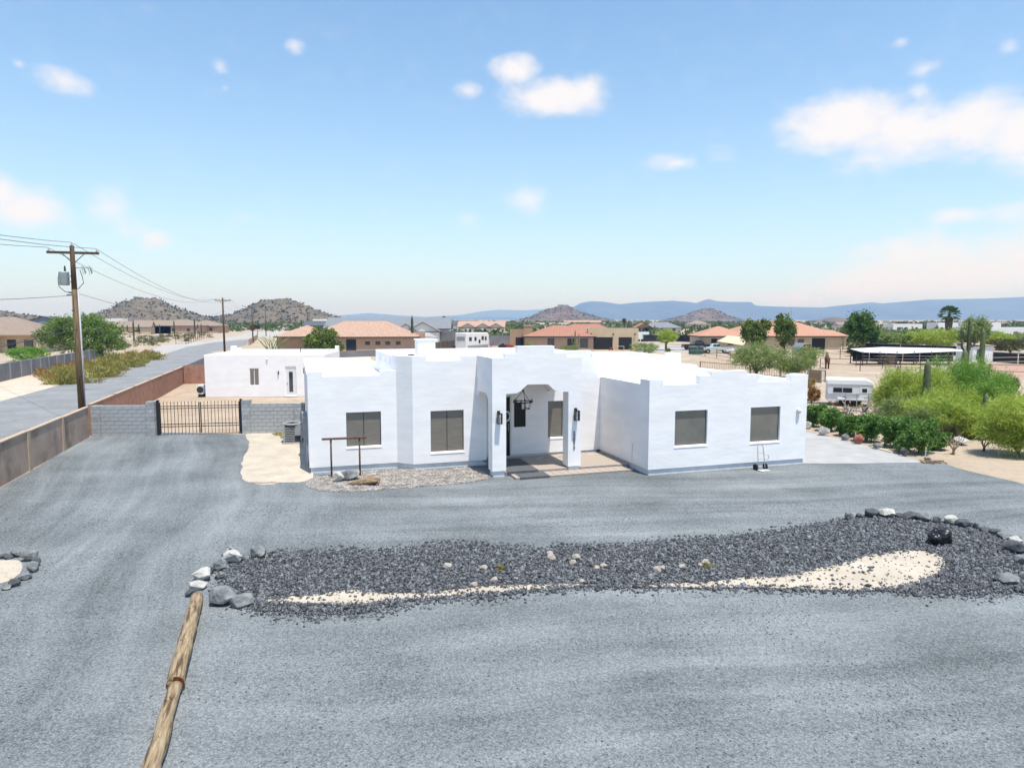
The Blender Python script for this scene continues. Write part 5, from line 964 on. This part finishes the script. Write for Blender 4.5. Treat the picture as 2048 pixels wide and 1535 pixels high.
# horse
p=g(1654,737); ho=thing('horse','dark bay horse standing by the pipe fence','horse',p,1.2)
hm=MB().tube([(-.75,0,1.15),(-.55,0,1.2),(0,0,1.12),(.5,0,1.2),(.75,0,1.4),(1.0,0,1.75),(1.15,0,1.85),(1.4,0,1.68),(1.5,0,1.6)],[.16,.3,.33,.32,.24,.15,.14,.1,.07],12)
for x_,y_ in ((-.6,.15),(-.6,-.15),(.55,.15),(.55,-.15)): hm.tube([(x_,y_,1.1),(x_-(.08 if x_<0 else -.02),y_,.6),(x_+.02,y_,.55),(x_,y_,.0)],[.14,.07,.06,.055],8)
hm.tube([(-.8,0,1.25),(-.95,0,1.0),(-.95,0,.6)],[.06,.08,.02],7); hm.tube([(1.1,.05,1.9),(1.1,.07,2.05)],[.05,.01],5); hm.tube([(1.1,-.05,1.9),(1.1,-.07,2.05)],[.05,.01],5)
hm.build('body',T['horse'],ho,True)
# ------------------------------------------------------------------ vehicles
def pickup(px,py,yaw,m,label,old=False,s=1.):
    o=thing('pickup_truck',label,'pickup truck',g(px,py),yaw); o.scale=(s,s,s); w=.98
    body=[(-2.75,.55),(-2.75,1.08),(-.55,1.1),(1.05,1.12),(2.45,1.0),(2.65,.85),(2.65,.5)]
    MB().plate(body,-w,w).build('body',T[m],o,bevel=.05)
    cab=[(-.65,1.09),(-.5,1.7),(-.3,1.82),(.65,1.82),(.85,1.72),(1.35,1.1)] if not old else [(-.45,1.08),(-.4,1.62),(-.25,1.72),(.55,1.72),(.7,1.62),(.95,1.1)]
    MB().plate(cab,-w*.9,w*.9).build('cab',T[m],o,bevel=.05)
    for y in (-w*.905,w*.905): 
        for a,b in (((-.42,1.2),(.15,1.68)),((.25,1.2),(.72,1.66))): MB().plate([(a[0],a[1]),(b[0]+.12,a[1]),(b[0],b[1]),(a[0]+.05,b[1])],y-.012,y+.012).build('side_window',T['pane'],o)
    MB().box(-2.65,-.7,-w*.85,w*.85,1.085,1.1).build('bed',T['dk'],o); MB().box(2.62,2.72,-w,w,.45,.62).build('bumper',T['steel'],o); MB().box(-2.84,-2.74,-w,w,.45,.62).build('bumper',T['steel'],o)
    for x in (-1.75,1.75):
        for y in (-w+.02,w-.02): wh=MB().tube([(x,y-.12,.4),(x,y+.12,.4)],.4,16).build('wheel',T['rubber'],o); MB().tube([(x,y-.13,.4),(x,y+.13,.4)],.2,12).build('rim',T['steel'],wh)
    for y in (-.7,.7): MB().box(2.6,2.67,y-.15,y+.15,.7,.85).build('headlight',T['porcelain'],o)
pickup(1393,699,.05,'truckB','dark navy crew cab pickup parked on the neighbouring yard',s=1.02)
pickup(1432,706,math.pi+.02,'truckT','pale teal vintage pickup beside the navy pickup',True,s=1.0)
pickup(914,700,1.9,'truckS','silver pickup parked left of the white travel trailer',s=.95)
o=thing('travel_trailer','large white travel trailer with dark side graphics behind the parapet','trailer',g(945,703),1.05); MB().plate([(-3.9,.7),(3.9,.7),(3.9,3.1),(3.5,3.55),(-3.9,3.6)],-1.25,1.25).build('body',T['wht'],o,bevel=.12)
MB().box(-3.5,3.5,-1.27,-1.25,.75,1.3).box(-3.5,3.5,1.25,1.27,.75,1.3).build('skirt',T['acgrey'],o)
for x_,w_,z_ in ((-2.6,.9,2.1),(-.9,.7,2.1),(.5,.6,1.6),(1.6,.8,2.2),(2.7,.6,2.1)): 
    for y_ in (-1.265,1.265): MB().box(x_-w_/2,x_+w_/2,y_-.015,y_+.015,z_,z_+.7).build('window',T['pane'],o)
MB().box(-3.93,-3.89,-.9,.9,2.2,2.9).build('end_window',T['acgrey'],o)
for x_ in (-.6,.5): 
    for y_ in (-1.1,1.1): MB().tube([(x_,y_-.15,.4),(x_,y_+.15,.4)],.4,14).build('wheel',T['rubber'],o)
o=thing('tractor','small red tractor parked right of the travel trailer','tractor',g(1012,702),.3); MB().plate([(-.2,.7),(1.3,.65),(1.35,1.2),(-.2,1.3)],-.35,.35).build('hood',T['redp'],o,bevel=.06); MB().box(-1.1,-.2,-.5,.5,.7,.95).build('seat_deck',T['redp'],o); MB().box(-.8,-.5,-.25,.25,.95,1.5).build('seat',T['dk'],o)
for y_ in (-.65,.65): MB().tube([(-.7,y_-.15,.65),(-.7,y_+.15,.65)],.65,16).build('rear_wheel',T['rubber'],o); MB().tube([(1.0,y_-.1,.35),(1.0,y_+.1,.35)],.35,14).build('front_wheel',T['rubber'],o)
o=thing('trailer_implement','red flatbed implement beside the red tractor','trailer',g(992,702)); MB().box(-1.2,1.2,-.6,.6,.5,.7).build('deck',T['redp'],o); MB().bar((-1.1,0,.7),(-.4,0,1.6),.12).build('boom',T['redp'],o)
for x_ in (-.7,.7): MB().tube([(x_,-.7,.3),(x_,.7,.3)],.3,12).build('wheel',T['rubber'],o)
o=thing('cargo_trailer','white enclosed cargo trailer right of the open garage','trailer',g(1282,683)); MB().box(-2.2,2.2,0,2,.5,2.6).build('box',T['metalW'],o,bevel=.05)
for x_ in (-.6,.3): MB().tube([(x_,-.05,.35),(x_,.2,.35)],.35,14).build('wheel',T['rubber'],o)
o=thing('dumpster','dark green metal feed bin in front of the navy pickup','bin',g(1394,709)); MB().box(-1.15,1.15,0,1.2,.1,1.35).build('bin',T['green'],o,bevel=.03); MB().box(-1.2,1.2,-.03,0,.7,.76).box(-.03,.03,-.03,0,.1,1.35).build('rib',T['steel'],o); MB().box(-1.2,1.2,-.02,1.22,1.35,1.42).build('lid',T['steel'],o)
o=thing('small_boat','white aluminium boat on the yard below the shade sail','boat',g(1466,707),.2); MB().plate([(-1.6,.35),(1.2,.35),(1.9,.9),(-1.6,.8)],-.55,.55).build('hull',T['metalW'],o,bevel=.08); MB().box(-1.4,1.1,-.45,.45,.78,.84).build('interior',T['dk'],o)
o=thing('stop_sign','back of a small round road sign at the far road bend','sign',g(505,676)); MB().tube([(0,0,-.1),(0,0,3.0)],.05).build('post',T['steel'],o); MB().tube([(0,-.03,3.2),(0,.0,3.2)],.9,8).build('plate',T['redend'],o)
o=thing('mailbox_cabinet','dark box on a post at the road bend','mailbox',g(514,676)); MB().box(-.9,.9,0,1,2.9,4.3).build('box',T['dk'],o); MB().tube([(0,.5,-.1),(0,.5,2.9)],.1).build('post',T['bark'],o)
M_,l=run(g(500,690),g(515,678)); o=thing('curved_bank_wall','low tan retaining wall at the road bend','wall',M_.translation,M_.to_euler().z); MB().box(0,l,0,.3,-.1,1.4).build('panel',T['brown'],o)
# ------------------------------------------------------------------ background trees and weeds
BT=[('palo_verde','large green palo verde behind the utility pole',172,716,624,165,16000,.5,.14,'leafP',.03),('green_shrub','bright green bush before the left edge house',55,722,690,90,5000,.35,.08,'leafV',.02),('mesquite','dark leafy tree in front of the tan tile roofed house',647,716,652,82,7000,.32,.16,'leafC',.1),
('mesquite','light green mesquite with leaning trunk on the sandy yard',1512,752,682,108,10000,.3,.05,'leafM',.06),('mesquite','second light green mesquite right of the leaning one',1590,757,688,110,10000,.3,.05,'leafM',.05),('green_tree','dense round citrus tree before the orange roof',1508,708,638,62,7000,.34,.2,'leafC',.2),('green_tree','tall two tiered tree over the orange roof ridge',1568,708,626,50,6000,.34,.2,'leafC',.15),('green_tree','big dark tree right of the orange roofed house',1722,704,621,70,9000,.42,.25,'leafD',.2),('palo_verde','small bright palo verde behind the privacy fence yard',1332,700,656,48,5000,.35,.08,'leafY',.3),
('creosote','yellow green creosote thicket right of the open garage',1290,708,684,70,5000,.3,.05,'leafM',.0),('creosote','green brush below the red roofed house windows',1135,710,690,60,4000,.3,.05,'leafM',.0),('palo_verde','yellow green tree behind the corral, left one',1800,700,665,80,6000,.4,.12,'leafM',.15),('palo_verde','broad yellow green tree behind the corral roof',1868,702,652,110,8000,.4,.12,'leafY',.15),('green_tree','tall green tree left of the thick saguaro',1948,704,630,70,7000,.4,.14,'leafM',.2),('mesquite','dark olive tree behind the black fence',2020,706,676,100,6000,.4,.12,'leafO',.1),('palo_verde','young tree beside the ramada pillar',1760,700,668,40,3500,.35,.1,'leafM',.1),('green_shrub','reddish brown shrub left of the corral',1712,712,682,44,3500,.3,.1,'leafO',.0),('agave','small round agave on the sandy yard',1336,703,696,12,900,.4,.06,'leafM',.0),
('palo_verde','rounded green tree right of the big dark tree',1775,694,662,60,5000,.45,.14,'leafM',.1),('mesquite','dark green tree behind the corral, centre',1832,692,656,80,6000,.45,.16,'leafP',.1),('palo_verde','bright green tree right of the white shed',1992,700,662,70,6000,.45,.14,'leafY',.1),('mesquite','green tree at the right edge before the long white building',2040,694,664,70,5000,.45,.14,'leafM',.1),('mesquite','dense green tree above the orange roof right end',1690,690,655,40,3500,.45,.16,'leafC',.1),
('green_shrub','bush left of the stone pillar base',1056,706,684,24,1500,.3,.05,'leafV',.0)]
for i,(nm,lb,x_,y_,ty,w,n,ll,lw,m,z0) in enumerate(BT): pxtree(nm,lb,'tree' if 'shrub' not in nm and nm not in ('creosote','agave') else 'shrub',x_,y_,ty,w,n,ll,lw,m,400+i,z0f=z0,k=9,tr=.16 if z0>.05 else .05,clump=.3,group='background trees')
# ocotillo
p=g(545,712); o=thing('ocotillo','fan of pale ocotillo canes right of the far road bend','cactus',p)
for k in range(16):
    a=(k-7.5)/7.5; hh=random.uniform(.75,1)*zat(p,668); MB().tube([(0,0,-.1),(a*1.0,random.uniform(-.5,.5),hh*.45),(a*2.2,random.uniform(-.8,.8),hh*.8),(a*3.0,random.uniform(-1,1),hh)],[.09,.08,.06,.03],6).build('cane',T['leafM'],o,True)
# palms
def palm(px,py,topy,wpx,label,seed):
    p=g(px,py); h=zat(p,topy); w=wpx/ppm(p)/2; r=random.Random(seed); o=thing('fan_palm',label,'palm',p,0,'fan palms'); MB().tube([(0,0,-.1),(0,0,h-w*.85)],[.35,.28],10).build('trunk',T['bark'],o,True)
    MB().lathe([(.3,h-w*2.3),(w*.3,h-w*2.2),(w*.36,h-w*1.3),(.2,h-w*.8)],14).build('dead_skirt',T['bark'],o,True)
    cr=MB(); c=Vector((0,0,h-w*.85))
    for k in range(110):
        a=r.uniform(0,6.28); e=r.uniform(-.45,1.4); d=Vector((math.cos(a)*math.cos(e),math.sin(a)*math.cos(e),math.sin(e))); q=c+d*w*r.uniform(.55,.7); s=d.cross(Vector((0,0,1))).normalized(); u=s.cross(d)
        for j in range(7):
            t=(j-3)*.3; dd=(d*math.cos(t)+s*math.sin(t)); cr.add([q,q+dd*w*.22+s*.16+u*.05,q+dd*w*.46-Vector((0,0,.08*w)),q+dd*w*.22-s*.16],[(0,1,2,3)])
        cr.add([c,c+s*.05,q+s*.04,q],[(0,1,2,3)])
    cr.build('fronds',T['leafD'],o)
palm(1895,690,613,40,'tall fan palm above the white houses on the right',5); palm(1248,664,637,11,'tiny distant fan palm above the open garage',6); palm(888,656,632,6,'tiny far palm above the charcoal roofed barn',8)
# weeds on the verge
def weedstuff(name,label,poly,n,ll,lw,m,h,dens=.4,seed=1,spots=60):
    r=np.random.default_rng(seed); q=np.array([(p[0],p[1]) for p in poly]); lo,hi=q.min(0),q.max(0); cx=r.uniform(lo[0],hi[0],spots*4); cy=r.uniform(lo[1],hi[1],spots*4); k=inpoly(cx,cy,poly); cx,cy=cx[k][:spots],cy[k][:spots]
    bl=[(a,b,h*.3*s,h*1.3*s,h*1.3*s,h*.6*s) for a,b,s in zip(cx,cy,r.uniform(.6,1.3,len(cx)))]; v,f=leaves(bl,n,ll,lw,seed,.35,-.8,.1); return tag(npmesh(name,v,f,T[m],kind='stuff'),label,'weeds')
weedstuff('verge_weeds','olive green weeds along the road verge',pxs([(90,763),(110,775),(175,765),(220,752),(330,714),(300,712),(220,716),(190,726),(160,742)]),22000,.5,.07,'weed',1.0,seed=3,spots=80)
weedstuff('dry_verge_weeds','rusty orange dry weeds along the verge wall',pxs([(60,757),(100,765),(150,760),(170,738),(230,722),(320,713),(300,706),(215,714),(120,736)]),9000,.5,.06,'rustweed',.7,seed=4,spots=40)
weedstuff('bank_scrub','olive scrub on the dirt bank across the road',pxs([(235,704),(300,694),(420,676),(430,668),(250,674),(220,690)]),7000,.6,.1,'leafO',1.3,seed=5,spots=55)
weedstuff('dirt_patch_weeds','sparse green weeds beside the air conditioner',pxs([(555,868),(570,884),(605,884),(608,870)]),1500,.14,.02,'weed',.16,seed=6,spots=14)
weedstuff('garden_ground_scrub','low dry grass under the palo verdes',pxs([(1650,820),(1760,850),(1900,880),(1990,870),(2010,830),(1950,800),(1750,790),(1650,790)]),9000,.22,.02,'dry',.3,seed=7,spots=90)
for x_,y_,m,lb in ((1002,1140,'weed','yellow green weed growing in the dark bed'),(1413,1136,'weed','small yellow weed beside the far right cobble')):
    p=g(x_,y_); v,f=leaves([(0,0,.06,.13,.13,.08)],260,.1,.016,int(x_),.4,-.5,.1); o=npmesh('weed',v,f,T[m]); o.location=p; tag(o,lb,'weed')
p=g(290,870); v,f=leaves([(0,0,.22,.2,.2,.22)],500,.22,.02,77,.4,-.6,.1); o=npmesh('weed',v,f,T['leafO']); o.location=p; tag(o,'dark weed at the foot of the block wall by the gate','weed')
# far scrub and trees that read as one green mass across the plain
r=np.random.default_rng(11); n=4600; dist=120*np.exp(r.uniform(0,2.75,n)); ang=r.uniform(-.72,.72,n); cx=dist*np.tan(ang)*.98; cy=dist
k=(dist>150)&~((ang<-.25)&(dist<330)); k&=~((ang>-.25)&(ang<.45)&(dist<200)); cx,cy,dist=cx[k],cy[k],dist[k]; s=r.uniform(1.2,3.3,len(cx))*np.clip(dist/350,.75,1.35)
bl=[(a,b,q*.55,q*1.1,q*1.1,q*.6) for a,b,q in zip(cx,cy,s)]; v,f=leaves(bl,210000,1.1,.7,12,.3,0,.2); tag(npmesh('far_scrub',v,f,T['scrub'],kind='stuff'),'green desert trees and scrub across the far plain','scrub')
# ------------------------------------------------------------------ hills and mountains
def fbm(x,y,sc,seed,oc=5):
    r=np.random.default_rng(seed); z=np.zeros_like(x); a=1.
    for o_ in range(oc):
        for k_ in range(4):
            t=r.uniform(0,6.28); f=(1.9**o_)/sc*r.uniform(.8,1.25); z+=a*np.sin((x*np.cos(t)+y*np.sin(t))*f+r.uniform(0,6.28)+1.3*np.sin((x*np.sin(t)-y*np.cos(t))*f*.7+r.uniform(0,6.28)))/4
        a*=.55
    return z
def hill(name,prof,D,depth,m,seed,rough=.06,nx=150,ny=60,smooth=True,pw=1.6):
    px=np.array([q[0] for q in prof],float); py=np.array([q[1] for q in prof],float); X=np.linspace(px[0],px[-1],nx); Y=np.interp(X,px,py)
    x=(X-1024)/FP*D; hgt=np.maximum((HOR-Y)/FP*D*1.0+CAMH,0); t=np.linspace(-1,1,ny); xx,tt=np.meshgrid(x,t); hh=np.broadcast_to(hgt,xx.shape)
    fall=np.clip(1-np.abs(tt)**pw,0,1)**1.1; amp=hgt.max(); y=D+tt*depth; nz=fbm(xx,y,depth*.5,seed); z=hh*fall+nz*amp*rough*np.sqrt(np.clip(fall*hh/amp,0,1)); z[0]=-2; z[-1]=-2
    v=np.stack([xx*(y/D),y,z],-1).reshape(-1,3); i=np.arange((nx-1)*(ny-1)); a=i//(nx-1)*nx+i%(nx-1); f=np.stack([a,a+1,a+nx+1,a+nx],-1); o=npmesh(name,v,f,T[m],smooth=smooth); struct(o); return v,fall*hh
def hillscrub(label,v,n,seed,size,hmin=3.):
    r=np.random.default_rng(seed); k=np.where(v[:,2]>hmin)[0]; c=v[r.choice(k,n)]+r.normal(0,3,(n,3))*np.array([1,1,0]); s=size*r.uniform(.5,1.4,n); q=OCT[None]*np.array([1,1,.8])+r.normal(0,.25,(n,6,3)); q=q*s[:,None,None]+c[:,None,:]; f=OF[None]+np.arange(n)[:,None,None]*6
    tag(npmesh('hill_scrub',q.reshape(-1,3),f.reshape(-1,3),T['hscrub'],kind='stuff'),label,'scrub')
v,_=hill('hill',[(150,640),(200,628),(228,618),(245,606),(262,604),(280,597),(300,600),(318,598),(335,606),(362,616),(392,626),(420,634),(450,640)],900,95,'hill',21,.07); hillscrub('dark scrub dotted over the first rocky hill',v,1500,31,1.3)
v,_=hill('hill',[(380,640),(430,634),(470,628),(500,614),(528,601),(550,600),(575,598),(600,605),(640,622),(665,630),(700,640)],1000,110,'hill',22,.06); hillscrub('dark scrub dotted over the second rocky hill',v,1700,32,1.4)
v,_=hill('hill',[(-200,610),(-60,614),(0,619),(40,626),(90,634),(140,640)],850,110,'hill',23,.06); hillscrub('scrub on the hill at the far left',v,900,33,1.4)
v,_=hill('hill',[(1030,640),(1050,637),(1075,627),(1095,617),(1108,615),(1122,609),(1138,612),(1150,620),(1180,629),(1205,637),(1230,640)],1500,140,'hillP',24,.05); hillscrub('scrub on the purple brown hill above the red roof',v,900,34,1.3,6)
v,_=hill('hill',[(1320,640),(1345,636),(1370,629),(1392,621),(1405,617),(1418,616),(1432,620),(1450,630),(1475,638),(1490,640)],1700,140,'hillP',25,.05); hillscrub('scrub on the small round hill right of centre',v,900,35,1.4,6)
hill('hill',[(1610,641),(1640,638),(1655,635),(1670,634),(1685,636),(1710,641)],1400,100,'hillP',26,.05)
hill('mountains',[(1060,640),(1100,634),(1140,618),(1160,607),(1180,603),(1205,604),(1240,609),(1265,606),(1300,604),(1345,602),(1375,604),(1392,606),(1402,601),(1415,598),(1428,602),(1450,604),(1500,604),(1508,611),(1560,613),(1640,615),(1700,609),(1740,605),(1758,608),(1800,605),(1850,600),(1900,599),(1960,597),(2048,592),(2150,588),(2300,596),(2500,604),(2800,630),(2900,640)],9000,1500,'mtn',27,.035,240,60)
hill('far_ridge',[(560,640),(640,634),(700,629),(740,626),(790,630),(850,634),(920,630),(965,622),(1000,619),(1050,620),(1090,618),(1150,622),(1220,632),(1300,640)],14500,1500,'mtn',28,.03,160,40)
hill('near_ridge',[(700,640),(800,636),(880,633),(940,635),(1010,633),(1060,635),(1120,640)],10500,900,'mtn',29,.03,120,40)
# ------------------------------------------------------------------ the hazy desert air
hz=bpy.data.materials.new('desert_haze'); hz.use_nodes=True; N=hz.node_tree.nodes; N.clear(); ou=N.new('ShaderNodeOutputMaterial'); pv=N.new('ShaderNodeVolumePrincipled'); pv.inputs['Color'].default_value=(.27,.50,1,1); pv.inputs['Absorption Color'].default_value=(1,1,1,1); pv.inputs['Density'].default_value=HAZE; pv.inputs['Anisotropy'].default_value=0.; hz.node_tree.links.new(pv.outputs[0],ou.inputs['Volume'])
o=MB().box(-19000,19000,-900,19000,-3,400).build('haze',hz); o['kind']='stuff'; tag(o,'thin blue desert haze over the whole plain','haze')
